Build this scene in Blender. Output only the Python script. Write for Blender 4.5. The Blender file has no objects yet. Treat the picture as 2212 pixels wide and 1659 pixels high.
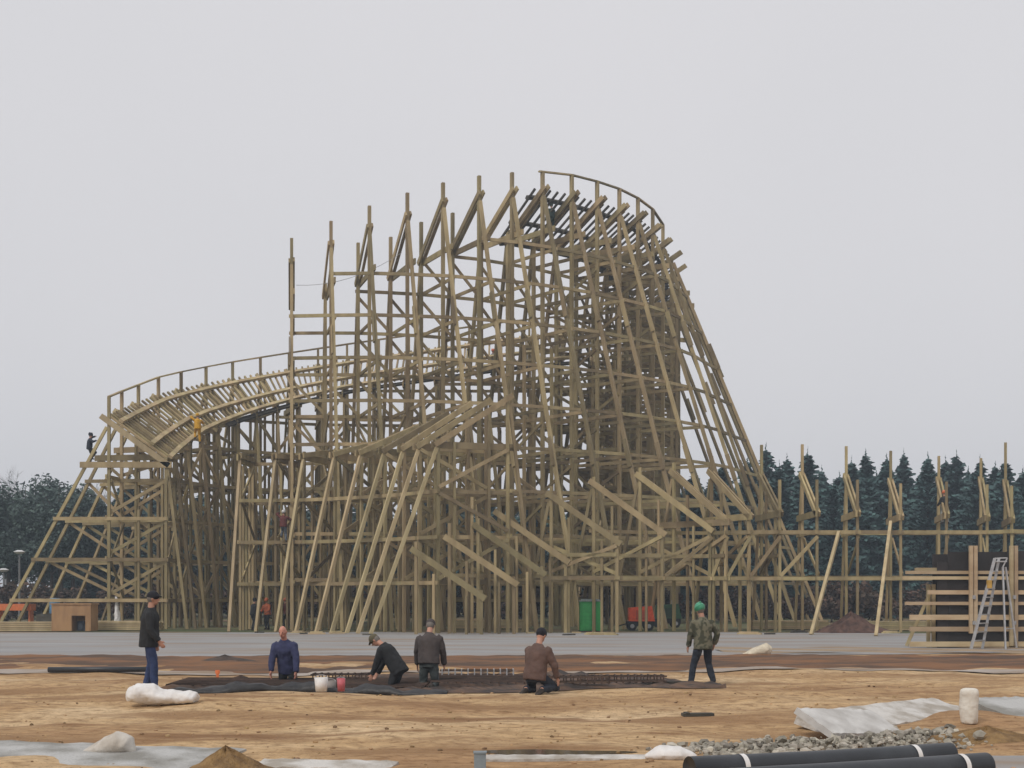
import bpy, math, random
from mathutils import Vector as V, Matrix
random.seed(7)
S = bpy.context.scene
COL = S.collection
# ---------------------------------------------------------------- camera, sky, sun, exposure
F, CX, HZ, CAMH = 2765.0, 1106.0, 1292.0, 1.8          # the photograph measured on a 2212 x 1659 grid
cam = bpy.data.cameras.new('camera'); camo = bpy.data.objects.new('camera', cam); COL.objects.link(camo)
camo.location = (0, 0, CAMH); camo.rotation_euler = (math.radians(90), 0, 0)
cam.sensor_width = 36; cam.lens = 36 * F / 2212; cam.shift_y = (HZ - 829.5) / 2212
cam.clip_start = .5; cam.clip_end = 6000
S.camera = camo
w = bpy.data.worlds.new('World'); S.world = w; w.use_nodes = True
nt = w.node_tree; nt.nodes.clear()
N = nt.nodes.new
sky = N('ShaderNodeTexSky'); sky.sky_type = 'NISHITA'; sky.sun_disc = False
SUN_EL, SUN_AZ = math.radians(48), math.radians(215)
sky.sun_elevation = SUN_EL; sky.sun_rotation = SUN_AZ; sky.dust_density = 4; sky.air_density = 1.2
hs = N('ShaderNodeHueSaturation'); hs.inputs['Saturation'].default_value = .22
nt.links.new(sky.outputs[0], hs.inputs['Color'])
tc = N('ShaderNodeTexCoord'); nz = N('ShaderNodeTexNoise'); nz.inputs['Scale'].default_value = 1.6; nz.inputs['Detail'].default_value = 3
nt.links.new(tc.outputs['Generated'], nz.inputs['Vector'])
rp = N('ShaderNodeValToRGB')
rp.color_ramp.elements[0].position = .3; rp.color_ramp.elements[0].color = (6.95, 6.93, 7.2, 1)
rp.color_ramp.elements[1].position = .75; rp.color_ramp.elements[1].color = (7.5, 7.4, 7.65, 1)
nt.links.new(nz.outputs[0], rp.inputs[0])
mx = N('ShaderNodeMixRGB'); mx.inputs[0].default_value = .94
nt.links.new(hs.outputs[0], mx.inputs[1]); nt.links.new(rp.outputs[0], mx.inputs[2])
bg = N('ShaderNodeBackground'); bg.inputs['Strength'].default_value = .1
nt.links.new(mx.outputs[0], bg.inputs['Color'])
wo = N('ShaderNodeOutputWorld'); nt.links.new(bg.outputs[0], wo.inputs['Surface'])
sl = bpy.data.lights.new('sun', 'SUN'); sl.energy = 1.5; sl.angle = math.radians(16); sl.color = (1, .95, .88)
so = bpy.data.objects.new('sun', sl); COL.objects.link(so)
sd = V((math.sin(SUN_AZ) * math.cos(SUN_EL), math.cos(SUN_AZ) * math.cos(SUN_EL), math.sin(SUN_EL)))
so.rotation_euler = sd.to_track_quat('Z', 'Y').to_euler(); so.location = (0, 0, 60)
S.view_settings.view_transform = 'Standard'; S.view_settings.look = 'None'
S.view_settings.exposure = 0; S.view_settings.gamma = 1; S.view_settings.use_curve_mapping = False
S.cycles.max_bounces = 6; S.cycles.volume_bounces = 0

# ---------------------------------------------------------------- helpers
def at(u, v, Y): return V(((u - CX) / F * Y, Y, CAMH + (HZ - v) / F * Y))      # a place seen at (u, v), Y metres away
def zat(v, Y): return CAMH + (HZ - v) / F * Y
def hgt(x, y):
    if y > 39 or y < 5: return 0.0
    f = min(1, (39 - y) / 4) * min(1, (y - 5) / 3)
    d = math.hypot((x - .42) / 1.5, (y - 14.9) / .9)
    if d < 1.7: f *= max(0, min(1, d - .7))
    q = y - .115 * x - 20.2; ru = 0
    for c_ in (0, .42, 2.3, 2.75, 5.2, 5.6): ru -= .045 * math.exp(-((q - c_ + .12 * math.sin(x * .6 + c_)) / .13) ** 2) * (.6 + .4 * math.sin(x * .4 + c_ * 2))
    return f * (ru + .035 * math.sin(x * .7 + y * .5) + .03 * math.sin(y * 1.1 - x * .25 + 1) + .018 * math.sin(x * 1.9 + y * 1.7) + .012 * math.sin(x * 3.7 - y * 2.9)
                + .03 * math.sin(y * .63 + .08 * x))
def gnd(u, v):
    Y = CAMH * F / (v - HZ); x = (u - CX) / F * Y
    return V((x, Y, hgt(x, Y)))

def tag(o, label=None, cat=None, group=None, kind=None):
    if label: o['label'] = label
    if cat: o['category'] = cat
    if group: o['group'] = group
    if kind: o['kind'] = kind
    return o
def empty(name, loc=(0, 0, 0), rz=0, parent=None):
    o = bpy.data.objects.new(name, None); COL.objects.link(o); o.location = loc; o.rotation_euler = (0, 0, rz)
    o.empty_display_size = .3
    if parent: o.parent = parent
    return o
class MB:
    def __init__(s): s.v = []; s.f = []; s.sm = False
    def box8(s, c):
        n = len(s.v); s.v += [tuple(p) for p in c]
        s.f += [(n, n+3, n+2, n+1), (n+4, n+5, n+6, n+7), (n, n+1, n+5, n+4), (n+1, n+2, n+6, n+5), (n+2, n+3, n+7, n+6), (n+3, n, n+4, n+7)]
        return s
    def box(s, x0, x1, y0, y1, z0, z1):
        return s.box8([(x0, y0, z0), (x1, y0, z0), (x1, y1, z0), (x0, y1, z0), (x0, y0, z1), (x1, y0, z1), (x1, y1, z1), (x0, y1, z1)])
    def beam(s, a, b, wd, hg, side=None):
        a, b = V(a), V(b); d = (b - a).normalized()
        if side is None:
            side = d.cross(V((0, 0, 1)))
            if side.length < 1e-3: side = V((1, 0, 0))
        side = V(side); side = (side - d * side.dot(d)).normalized(); up = side.cross(d)
        x, y = side * wd / 2, up * hg / 2
        return s.box8([a - x - y, a + x - y, a + x + y, a - x + y, b - x - y, b + x - y, b + x + y, b - x + y])
    def poly(s, pts, wd, hg, side=None):
        for a, b in zip(pts[:-1], pts[1:]): s.beam(a, b, wd, hg, side)
        return s
    def loft(s, pts, rad, side=(1, 0, 0), n=12):
        pts = [V(p) for p in pts]; rings = []
        for i, p in enumerate(pts):
            d = (pts[min(i+1, len(pts)-1)] - pts[max(i-1, 0)]).normalized()
            x = V(side); x = x - d * x.dot(d)
            if x.length < .05: x = d.orthogonal()
            x.normalize(); y = d.cross(x)
            r = rad[i]; rx, ry = r if isinstance(r, tuple) else (r, r)
            n0 = len(s.v)
            for k in range(n):
                a = 2 * math.pi * k / n
                s.v.append(tuple(p + x * rx * math.cos(a) + y * ry * math.sin(a)))
            rings.append(n0)
        for a, b in zip(rings[:-1], rings[1:]):
            for k in range(n): s.f.append((a + k, a + (k+1) % n, b + (k+1) % n, b + k))
        s.f.append(tuple(rings[0] + k for k in reversed(range(n)))); s.f.append(tuple(rings[-1] + k for k in range(n)))
        return s
    def ball(s, c, rx, ry=None, rz=None, M=None, n=12):
        ry = ry or rx; rz = rz or rx; c = V(c); m = n // 2; n0 = len(s.v)
        for i in range(1, m):
            t = math.pi * i / m
            for k in range(n):
                a = 2 * math.pi * k / n
                p = V((rx * math.sin(t) * math.cos(a), ry * math.sin(t) * math.sin(a), rz * math.cos(t)))
                s.v.append(tuple(c + (M @ p if M else p)))
        for i in range(m - 2):
            for k in range(n):
                a = n0 + i * n
                s.f.append((a + k, a + n + k, a + n + (k+1) % n, a + (k+1) % n))
        for q, ring, rev in ((rz, n0, 0), (-rz, n0 + (m-2) * n, 1)):
            p = V((0, 0, q)); s.v.append(tuple(c + (M @ p if M else p))); t = len(s.v) - 1
            for k in range(n):
                s.f.append((ring + k, ring + (k+1) % n, t) if not rev else (ring + (k+1) % n, ring + k, t))
        return s
    def mesh(s, name):
        m = bpy.data.meshes.new(name); m.from_pydata(s.v, [], s.f); m.update(); return m
    def build(s, name, mat, parent=None, loc=None, smooth=False):
        m = s.mesh(name); m.materials.append(mat)
        if smooth: m.polygons.foreach_set('use_smooth', [True] * len(m.polygons))
        o = bpy.data.objects.new(name, m); COL.objects.link(o)
        if parent: o.parent = parent
        if loc is not None: o.location = loc
        return o
def fused(mb, name, mat, parent, voxel=.012, wrinkle=0, wscale=.12):
    """closes overlapping shapes into one continuous skin"""
    m = mb.mesh('tmp'); o = bpy.data.objects.new('tmp', m); COL.objects.link(o)
    r = o.modifiers.new('r', 'REMESH'); r.mode = 'VOXEL'; r.voxel_size = voxel
    sm = o.modifiers.new('s', 'SMOOTH'); sm.iterations = 3; sm.factor = .5
    if wrinkle:
        t = bpy.data.textures.get('folds%g' % wscale) or bpy.data.textures.new('folds%g' % wscale, 'CLOUDS'); t.noise_scale = wscale
        dm = o.modifiers.new('d', 'DISPLACE'); dm.texture = t; dm.strength = wrinkle; dm.mid_level = .5
    dg = bpy.context.evaluated_depsgraph_get(); dg.update()
    m2 = bpy.data.meshes.new_from_object(o.evaluated_get(dg)); m2.name = name
    bpy.data.objects.remove(o); bpy.data.meshes.remove(m)
    m2.materials.clear(); m2.materials.append(mat)
    m2.polygons.foreach_set('use_smooth', [True] * len(m2.polygons))
    q = bpy.data.objects.new(name, m2); COL.objects.link(q); q.parent = parent
    return q

# ---------------------------------------------------------------- materials
def mat(name, c0, c1=None, rough=.8, scale=3., stretch=(1, 1, 1), detail=6, bump=0, bscale=None, metal=0, island=0, lo=.35, hi=.65, coat=0, spec=None):
    m = bpy.data.materials.new(name); m.use_nodes = True; t = m.node_tree; b = t.nodes['Principled BSDF']
    b.inputs['Roughness'].default_value = rough; b.inputs['Metallic'].default_value = metal
    if spec is not None: b.inputs['Specular IOR Level'].default_value = spec
    c1 = c1 or tuple(x * .75 for x in c0)
    g = t.nodes.new('ShaderNodeNewGeometry'); mp = t.nodes.new('ShaderNodeMapping'); mp.inputs['Scale'].default_value = stretch
    t.links.new(g.outputs['Position'], mp.inputs[0])
    n = t.nodes.new('ShaderNodeTexNoise'); n.inputs['Scale'].default_value = scale; n.inputs['Detail'].default_value = detail
    t.links.new(mp.outputs[0], n.inputs['Vector'])
    r = t.nodes.new('ShaderNodeValToRGB'); e = r.color_ramp.elements
    e[0].position = lo; e[0].color = (*c1, 1); e[1].position = hi; e[1].color = (*c0, 1)
    t.links.new(n.outputs[0], r.inputs[0]); out = r.outputs[0]
    if island:
        h = t.nodes.new('ShaderNodeHueSaturation'); mr = t.nodes.new('ShaderNodeMapRange')
        mr.inputs['To Min'].default_value = 1 - island; mr.inputs['To Max'].default_value = 1 + island
        oi = t.nodes.new('ShaderNodeObjectInfo'); ad = t.nodes.new('ShaderNodeMath'); ad.operation = 'ADD'
        fr = t.nodes.new('ShaderNodeMath'); fr.operation = 'FRACT'
        t.links.new(g.outputs['Random Per Island'], ad.inputs[0]); t.links.new(oi.outputs['Random'], ad.inputs[1])
        t.links.new(ad.outputs[0], fr.inputs[0]); t.links.new(fr.outputs[0], mr.inputs[0])
        t.links.new(mr.outputs[0], h.inputs['Value']); t.links.new(out, h.inputs['Color']); out = h.outputs[0]
        # a few boards lean warmer, a few greener
        mr2 = t.nodes.new('ShaderNodeMapRange'); mr2.inputs['To Min'].default_value = .49; mr2.inputs['To Max'].default_value = .512
        ml = t.nodes.new('ShaderNodeMath'); ml.operation = 'MULTIPLY'; ml.inputs[1].default_value = 7.31
        f2 = t.nodes.new('ShaderNodeMath'); f2.operation = 'FRACT'
        t.links.new(fr.outputs[0], ml.inputs[0]); t.links.new(ml.outputs[0], f2.inputs[0]); t.links.new(f2.outputs[0], mr2.inputs[0])
        t.links.new(mr2.outputs[0], h.inputs['Hue'])
    t.links.new(out, b.inputs['Base Color'])
    if bump:
        n2 = t.nodes.new('ShaderNodeTexNoise'); n2.inputs['Scale'].default_value = bscale or scale * 3; n2.inputs['Detail'].default_value = 8
        t.links.new(mp.outputs[0], n2.inputs['Vector'])
        bp = t.nodes.new('ShaderNodeBump'); bp.inputs['Strength'].default_value = bump; bp.inputs['Distance'].default_value = .05
        t.links.new(n2.outputs[0], bp.inputs['Height']); t.links.new(bp.outputs[0], b.inputs['Normal'])
    return m
TIMBER = mat('timber', (.350, .272, .142), (.235, .177, .090), .85, 1.6, (1, 1, .35), island=.38, bump=.15, bscale=9)
TIMBER_NEW = mat('pale_timber', (.50, .395, .225), (.37, .285, .155), .8, 2.2, (1, 1, .3), island=.16, bump=.1, bscale=9)
TIMBER_DARK = mat('shaded_or_dark_timber', (.085, .075, .058), (.05, .044, .036), .85, 2, island=.3)  # colour carries painted shade on tall track and catwalks; plain dark wood elsewhere
PINE = mat('raw_pine', (.52, .405, .255), (.40, .29, .17), .75, 3, (.4, 1, 1), island=.2, bump=.1, bscale=12)
PLYDARK = mat('film_faced_plywood', (.026, .021, .021), (.016, .013, .013), .6, 4, island=.3, bump=.1)
ALU = mat('aluminium', (.62, .63, .64), (.5, .5, .51), .4, 6, metal=.7, island=.1)
STEEL_RUST = mat('rusty_steel', (.10, .062, .045), (.055, .037, .03), .8, 9, island=.35)
GALV = mat('grey_steel', (.42, .42, .43), (.33, .33, .34), .6, 8, metal=.2)
FOIL = mat('black_foil', (.014, .014, .016), (.03, .028, .027), .5, 5, bump=.5, bscale=7)
PIPE = mat('black_pipe_plastic', (.026, .029, .034), (.036, .040, .046), .42, 2.5, bump=.06, bscale=40)
WHITEP = mat('white_plastic', (.78, .76, .74), (.66, .63, .60), .6, 7, bump=.25, bscale=9)
WHITEDIRTY = mat('dirty_white', (.62, .58, .52), (.42, .37, .31), .85, 4, bump=.5, bscale=12)
CONCRETE = mat('concrete', (.47, .465, .45), (.25, .24, .215), .9, 1.7, bump=.6, bscale=18, detail=12, lo=.36, hi=.6)
SANDHEAP = mat('heap_sand', (.30, .185, .075), (.15, .085, .034), .95, 6, bump=.9, bscale=22)
REDSOIL = mat('red_soil', (.135, .075, .055), (.06, .034, .028), .95, 3, bump=.8, bscale=9)
BARK = mat('bark', (.10, .075, .055), (.06, .045, .035), .95, 4)
SPRUCE = mat('spruce_needles', (.070, .138, .130), (.034, .068, .068), .8, .9, island=.35)
PINEG = mat('pine_needles', (.085, .125, .105), (.04, .066, .06), .8, .5, island=.3)
TWIG = mat('bare_twigs', (.26, .24, .23), (.18, .16, .155), .9, 1)
SHRUB = mat('rusty_leaves', (.125, .075, .052), (.055, .042, .030), .9, 1.2, island=.35)
def plain(n, c, r=.7, **k): return mat(n, c, tuple(x * .78 for x in c), r, 7, bump=.15, bscale=30, **k)
SKIN = plain('skin', (.50, .26, .18), .55); HAIR = plain('grey_hair', (.18, .16, .14)); DARK = plain('dark_cloth', (.018, .019, .021), .9)
BLACKC = plain('black_cap', (.012, .012, .018), .9); DENIM = plain('blue_denim', (.028, .048, .13), .9); DENIM_D = plain('dark_denim', (.022, .028, .042), .9)
NAVY = plain('navy_cloth', (.042, .048, .115), .9); BROWNC = plain('brown_cloth', (.13, .078, .062), .9); GREYBR = plain('grey_brown_cloth', (.075, .060, .056), .9)
TEAL = plain('grey_green_cloth', (.065, .078, .078), .9); OLIVE = plain('olive_cloth', (.11, .095, .055), .9)
CAMO = mat('camouflage', (.145, .135, .090), (.055, .056, .034), .9, 9, lo=.44, hi=.54, detail=1)
BOOT = plain('boot_leather', (.035, .026, .02), .7); GREENH = plain('green_helmet', (.06, .30, .17), .4); ORANGEH = plain('orange_helmet', (.62, .15, .05), .4)
WHITEH = plain('white_helmet', (.75, .75, .74), .4); YELLOWC = plain('yellow_cloth', (.62, .33, .02), .8); REDC = plain('dark_red_cloth', (.13, .035, .03), .9)
GREYBLUE = plain('grey_blue_cloth', (.12, .14, .17), .9); ORANGEC = plain('orange_cloth', (.5, .13, .05), .9); GREENC = plain('dark_green_cloth', (.028, .05, .036), .9)
LIGHTC = plain('light_trousers', (.38, .37, .33), .9); TOOLY = plain('yellow_tool', (.55, .33, .07), .6); EYE = plain('eye_dark', (.02, .015, .012), .3); LIP = plain('lips', (.36, .13, .10), .5)
GREENP = plain('green_panel', (.035, .36, .075), .5); REDP = plain('red_paint', (.80, .10, .025), .45); RUBBER = plain('rubber', (.02, .02, .022), .9)
BLUEP = plain('blue_plastic', (.10, .28, .48), .5); ORANGEP = plain('orange_plastic', (.72, .19, .06), .5); PINKP = plain('pink_plastic', (.55, .12, .14), .5); GREENM = plain('dark_green_paint', (.03, .09, .045), .5)

# ---------------------------------------------------------------- the ground
def sheet(name, xs, ys, m, zf, kind='structure', label=None):
    mb = MB()
    for y in ys:
        for x in xs: mb.v.append((x, y, zf(x, y)))
    nx = len(xs)
    for j in range(len(ys) - 1):
        for i in range(nx - 1):
            a = j * nx + i; mb.f.append((a, a + 1, a + nx + 1, a + nx))
    o = mb.build(name, m, smooth=True); o['kind'] = kind
    if label: o['label'] = label
    return o
def fr(a, b, st): return [a + (b - a) * i / max(1, round((b - a) / st)) for i in range(max(1, round((b - a) / st)) + 1)]
def ground_mat():
    m = bpy.data.materials.new('sandy_ground'); m.use_nodes = True; t = m.node_tree; b = t.nodes['Principled BSDF']; b.inputs['Roughness'].default_value = .95
    b.inputs['Specular IOR Level'].default_value = .2
    g = t.nodes.new('ShaderNodeNewGeometry')
    def noise(sc, st, det=6, dist=0):
        mp = t.nodes.new('ShaderNodeMapping'); mp.inputs['Scale'].default_value = st; t.links.new(g.outputs['Position'], mp.inputs[0])
        n = t.nodes.new('ShaderNodeTexNoise'); n.inputs['Scale'].default_value = sc; n.inputs['Detail'].default_value = det; n.inputs['Distortion'].default_value = dist
        t.links.new(mp.outputs[0], n.inputs['Vector']); return n.outputs[0]
    def ramp(v, ps):
        r = t.nodes.new('ShaderNodeValToRGB'); t.links.new(v, r.inputs[0]); e = r.color_ramp.elements
        while len(e) < len(ps): e.new(.5)
        for k, (p, c) in enumerate(ps): e[k].position = p; e[k].color = (*c, 1)
        return r.outputs[0]
    def mixc(f, a, c, mode='MIX'):
        x = t.nodes.new('ShaderNodeMixRGB'); x.blend_type = mode
        if isinstance(f, float): x.inputs[0].default_value = f
        else: t.links.new(f, x.inputs[0])
        t.links.new(a, x.inputs[1]); t.links.new(c, x.inputs[2]); return x.outputs[0]
    big = ramp(noise(.4, (.6, 1.0, 1), 9, .3), [(.30, (.37, .225, .115)), (.5, (.49, .33, .175)), (.68, (.585, .43, .26))])
    fine = ramp(noise(5.5, (.8, 1, 1), 12), [(.30, (.56, .50, .45)), (.5, (.98, .97, .96)), (.70, (1.18, 1.17, 1.16))])
    c = mixc(1., big, fine, 'MULTIPLY')
    tracks = ramp(noise(.9, (.16, .9, 1), 9, .6), [(.49, (0, 0, 0)), (.62, (.85, .85, .85))])     # damp wheel tracks
    dampc = t.nodes.new('ShaderNodeRGB'); dampc.outputs[0].default_value = (.27, .155, .075, 1)
    c = mixc(tracks, c, dampc.outputs[0])
    wet = ramp(noise(.8, (.38, 1.0, 1), 10, .8), [(.57, (0, 0, 0)), (.70, (.8, .8, .8))])
    wc = t.nodes.new('ShaderNodeRGB'); wc.outputs[0].default_value = (.20, .10, .045, 1)
    c = mixc(wet, c, wc.outputs[0])
    clods = ramp(noise(22, (1, 1, 1), 3), [(.58, (0, 0, 0)), (.68, (.6, .6, .6))])
    cl = t.nodes.new('ShaderNodeRGB'); cl.outputs[0].default_value = (.16, .085, .04, 1)
    c = mixc(clods, c, cl.outputs[0])
    # beyond the yard the sand turns to trodden earth and winter grass
    far = ramp(noise(.16, (1, 1, 1), 5), [(.36, (.20, .135, .085)), (.5, (.145, .125, .07)), (.6, (.085, .105, .045))])
    sx = t.nodes.new('ShaderNodeSeparateXYZ'); t.links.new(g.outputs['Position'], sx.inputs[0])
    mr = t.nodes.new('ShaderNodeMapRange'); mr.inputs['From Min'].default_value = 58; mr.inputs['From Max'].default_value = 64; t.links.new(sx.outputs[1], mr.inputs[0])
    c = mixc(mr.outputs[0], c, far)
    t.links.new(c, b.inputs['Base Color'])
    bp = t.nodes.new('ShaderNodeBump'); bp.inputs['Strength'].default_value = .9; bp.inputs['Distance'].default_value = .06
    t.links.new(noise(9, (.6, 1, 1), 8), bp.inputs['Height']); t.links.new(bp.outputs[0], b.inputs['Normal'])
    return m
sheet('ground', [-500, -300, -150, -60, -30] + fr(-16, 16, .22) + [30, 60, 150, 300, 500],
      [-60, -20, 3] + fr(5, 40, .2) + [55, 70, 90, 130, 250, 400, 620], ground_mat(), hgt)
ASPH = mat('asphalt', (.335, .33, .33), (.235, .228, .222), .9, .9, (.16, 1.2, 1), bump=.1, bscale=30, lo=.28, hi=.66)
def wav(x, a): return a * math.sin(x * .31 + 1) + a * .6 * math.sin(x * .83)
mb = MB(); xs = fr(-60, 60, 1.5)                                    # asphalt yard with a wandering edge
for x in xs:
    y0 = 39.6 + wav(x, .35) + (max(0, x - 6) * .25 if x < 26 else 5)
    y1 = 66.8 + wav(x + 9, .5) - (1.5 if x > 12 else 0)
    mb.v += [(x, y0, .012), (x, (y0 + y1) / 2, .012), (x, y1, .012)]
for i in range(len(xs) - 1):
    for k in (0, 1): mb.f.append((i*3 + k, i*3 + 3 + k, i*3 + 4 + k, i*3 + 1 + k))
t = ASPH.node_tree; b_ = t.nodes['Principled BSDF']; src = b_.inputs['Base Color'].links[0].from_socket
g_ = t.nodes.new('ShaderNodeNewGeometry'); mp_ = t.nodes.new('ShaderNodeMapping'); mp_.inputs['Scale'].default_value = (.22, 1, 1); mp_.inputs['Rotation'].default_value = (0, 0, .06)
n_ = t.nodes.new('ShaderNodeTexNoise'); n_.inputs['Scale'].default_value = .55; n_.inputs['Detail'].default_value = 9; r_ = t.nodes.new('ShaderNodeValToRGB')
r_.color_ramp.elements[0].position = .47; r_.color_ramp.elements[0].color = (0, 0, 0, 1); r_.color_ramp.elements[1].position = .66; r_.color_ramp.elements[1].color = (.75, .75, .75, 1)
x_ = t.nodes.new('ShaderNodeMixRGB'); x_.inputs[2].default_value = (.27, .195, .13, 1)
t.links.new(g_.outputs['Position'], mp_.inputs[0]); t.links.new(mp_.outputs[0], n_.inputs['Vector']); t.links.new(n_.outputs[0], r_.inputs[0]); t.links.new(r_.outputs[0], x_.inputs[0]); t.links.new(src, x_.inputs[1]); t.links.new(x_.outputs[0], b_.inputs['Base Color'])
tag(mb.build('asphalt_yard', ASPH), kind='structure')
TAN = mat('tan_dirt', (.36, .27, .18), (.25, .18, .115), .95, 1.2, (.3, 1, 1), bump=.5, bscale=6)
sheet('dirt_strip', fr(7, 40, .8), fr(41.5, 46.5, .5), TAN, lambda x, y: .02 + .02 * math.sin(x * 1.3 + y * 2))
sheet('road', fr(4.9, 9.5, .3), fr(11, 15.3, .25), ASPH, lambda x, y: hgt(x, y) + .014 - (.03 if y > 15.2 or x < 5 else 0))
RUST = mat('rusty_soil', (.215, .098, .038), (.085, .048, .028), .95, .9, (.35, 1.2, 1), detail=11, bump=.8, bscale=7, lo=.40, hi=.60)
def soilz(x, y):
    e = min(1, (y - 31.2) / 1.2, (39.8 - y) / 1.0)
    return -.03 + max(0, e) * (.10 + .016 * math.sin(x * .9 + y) + .02 * math.sin(x * 2.3 - y * 1.7) * math.sin(x * .37) + .02 * math.sin(y * 2.1 + .2 * x) + .012 * math.sin(x * 6.1 + y * 3))
sheet('soil_bank', fr(-32, 32, .3), fr(31.2, 39.9, .3), RUST, soilz)
GRAVEL = mat('pale_grit', (.40, .35, .31), (.26, .19, .13), .95, 1.3, (.4, 1, 1), bump=.4, bscale=10)
sheet('grit_path', fr(-30, 30, .5), fr(30.55, 31.4, .2), GRAVEL, lambda x, y: hgt(x, y) + .02 + .01 * math.sin(x * 1.3))
PIT = mat('muddy_pit', (.15, .085, .05), (.04, .03, .026), .9, 3.2, (.5, 1.2, 1), bump=.8, bscale=8)
def pitedge(x): return 24.0 + .25 * math.sin(x * 1.3) + max(0, x - 1) * .55
mb = MB(); xs = fr(-6.6, 4.3, .25)
for i, x in enumerate(xs):
    y0 = pitedge(x); t_ = min(1, (x + 6.6) / 3.0); y1 = y0 + .15 + (29.2 - y0) * t_ * min(1, (4.3 - x) / 1.2 + .2)
    for k in range(13):
        y = y0 + (y1 - y0) * k / 12
        mb.v.append((x, y, hgt(x, y) + .014 + ((.05 * abs(math.sin(x * 2.1 + y * 3)) + .06 * abs(math.sin(x * 5.3 - y * 2.2)) * abs(math.sin(x * .9 + 1)) + .03 * math.sin(x * 11 + y * 9)) if 0 < k < 12 else 0)))
for i in range(len(xs) - 1):
    for k in range(12): mb.f.append((i*13 + k, i*13 + 13 + k, i*13 + 14 + k, i*13 + 1 + k))
tag(mb.build('muddy_soil', PIT, smooth=True), kind='structure')
sheet('grass_strip', fr(-70, 70, 3), fr(73, 88, 3), mat('winter_grass', (.125, .155, .055), (.15, .115, .06), .95, .5, (.4, 1, 1), bump=.5, bscale=8), lambda x, y: .015)

# ---------------------------------------------------------------- timber coaster
UP = V((0, 0, 1))
def make_bent(parent, B, lv, ps=.2, near=True):
    """one cross frame: two posts, rakers, ledgers, bank beam.  B: P outer post foot, n outward, w, zo, zi, zh, so, si"""
    P, n = V((B['P'][0], B['P'][1], 0)), V((B['n'][0], B['n'][1], 0)); Q = P - n * B['w']; tdir = n.cross(UP)
    e = empty('bent', P, 0, parent)
    loc = lambda p: V(p) - P
    def put(name, segs, m=TIMBER):
        k = MB()
        for a, b, wd, hg in segs: k.beam(loc(a), loc(b), wd, hg, tdir)
        return k.build(name, m, e)
    zo, zi, w = B['zo'], B['zi'], B['w']; tj = tdir * (ps * .62)
    put('post', [(P, P + UP * B['zh'], ps * .85, ps)]); put('post', [(Q, Q + UP * B.get('zq', zi + .6), ps * .85, ps)])
    if zi > 7 and B.get('mid', 1): put('post', [(P - n * w * .52, P - n * w * .52 + UP * (zi * .72), ps * .8, ps * .8)])
    so, si = B['so'], B['si']
    if B.get('dense'):
        for q in (.27, .77): put('post', [(P - n * w * q, P - n * w * q + UP * (zi + (zo - zi) * (1 - q) - .5), ps * .8, ps * .8)])
    if so: put('raker', [(P + n * .12 + UP * (zo - .3), P + n * (.12 + so * zo), ps * .8, ps)], B.get('rm', TIMBER))
    if so and zo > 9 and B.get('scab', 1):
        for h_ in (zo * .36, zo * .70): put('splice_board', [(P + n * (.12 + so * (zo - h_)) + UP * h_ + tj, P + n * (.12 + so * (zo - h_ - 1.7)) + UP * (h_ + 1.7) + tj, .06, ps * 1.35)])
    if si: put('raker', [(Q - n * .08 + UP * (zi - .25), Q - n * (.08 + si * zi), ps * .8 * B.get('rw', 1), ps * B.get('rw', 1))], B.get('rim', TIMBER))
    u = (P + UP * zo) - (Q + UP * zi); u.normalize(); ov = B.get('ov', .45)
    put('bank_beam', [(Q + UP * zi - u * .25 - tj, P + UP * zo + u * ov - tj, .1, B.get('bh', .32)), (Q + UP * zi - u * .25 + tj, P + UP * zo + u * (ov - .1) + tj, .1, B.get('bh', .32))], B.get('bm', TIMBER))
    if B.get('cap', 1): put('bent_cap', [(Q - n * .35 + UP * (zi - .1) - tj, P + n * (.12 + so * (zo - zi) + .25) + UP * (zi - .1) - tj, .1, .34)])
    seg = []; dia = []
    for z in lv:
        if z > zi - 1.0: break
        a = Q - n * (.08 + si * (zi - z)) if B.get('li', 1) else Q
        b = P + n * (.12 + so * (zo - z)) if B.get('lo', 1) else P
        seg.append((a + UP * z - tj - n * .1, b + UP * z - tj + n * .1, .08, .2))
    for k, z in enumerate(lv):
        z2 = min(z + 2.32, zi - .1)
        if z2 - z < 1 or z > B.get('dmax', 99): break
        if B.get('dfix') == 1 or (B.get('dfix', 0) == 0 and (k + B.get('par', 0)) % 2): dia.append((P + UP * (z + .35) + tj, Q + UP * z2 - UP * .1 + tj, .08, .19))
        else: dia.append((Q + UP * (z + .2) + tj, P + UP * (z2 - .1) + tj, .08, .19))
        if B.get('xx'): dia.append((P + UP * (z + .35) - tj, Q + UP * z2 - UP * .1 - tj, .08, .19)); seg.append((Q + UP * (z + 1.2) - tj, P + UP * (z + 1.2) - tj, .08, .2))
        if so * (zo - z) > 1.6 and B.get('rd', 1): dia.append((P + n * (.12 + so * (zo - z2)) + UP * z2 + tj, P + n * .05 + UP * (z + .2) + tj, .08, .17))
    for q in seg: put('ledger', [q])
    for q in dia: put('cross_brace', [q])
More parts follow.
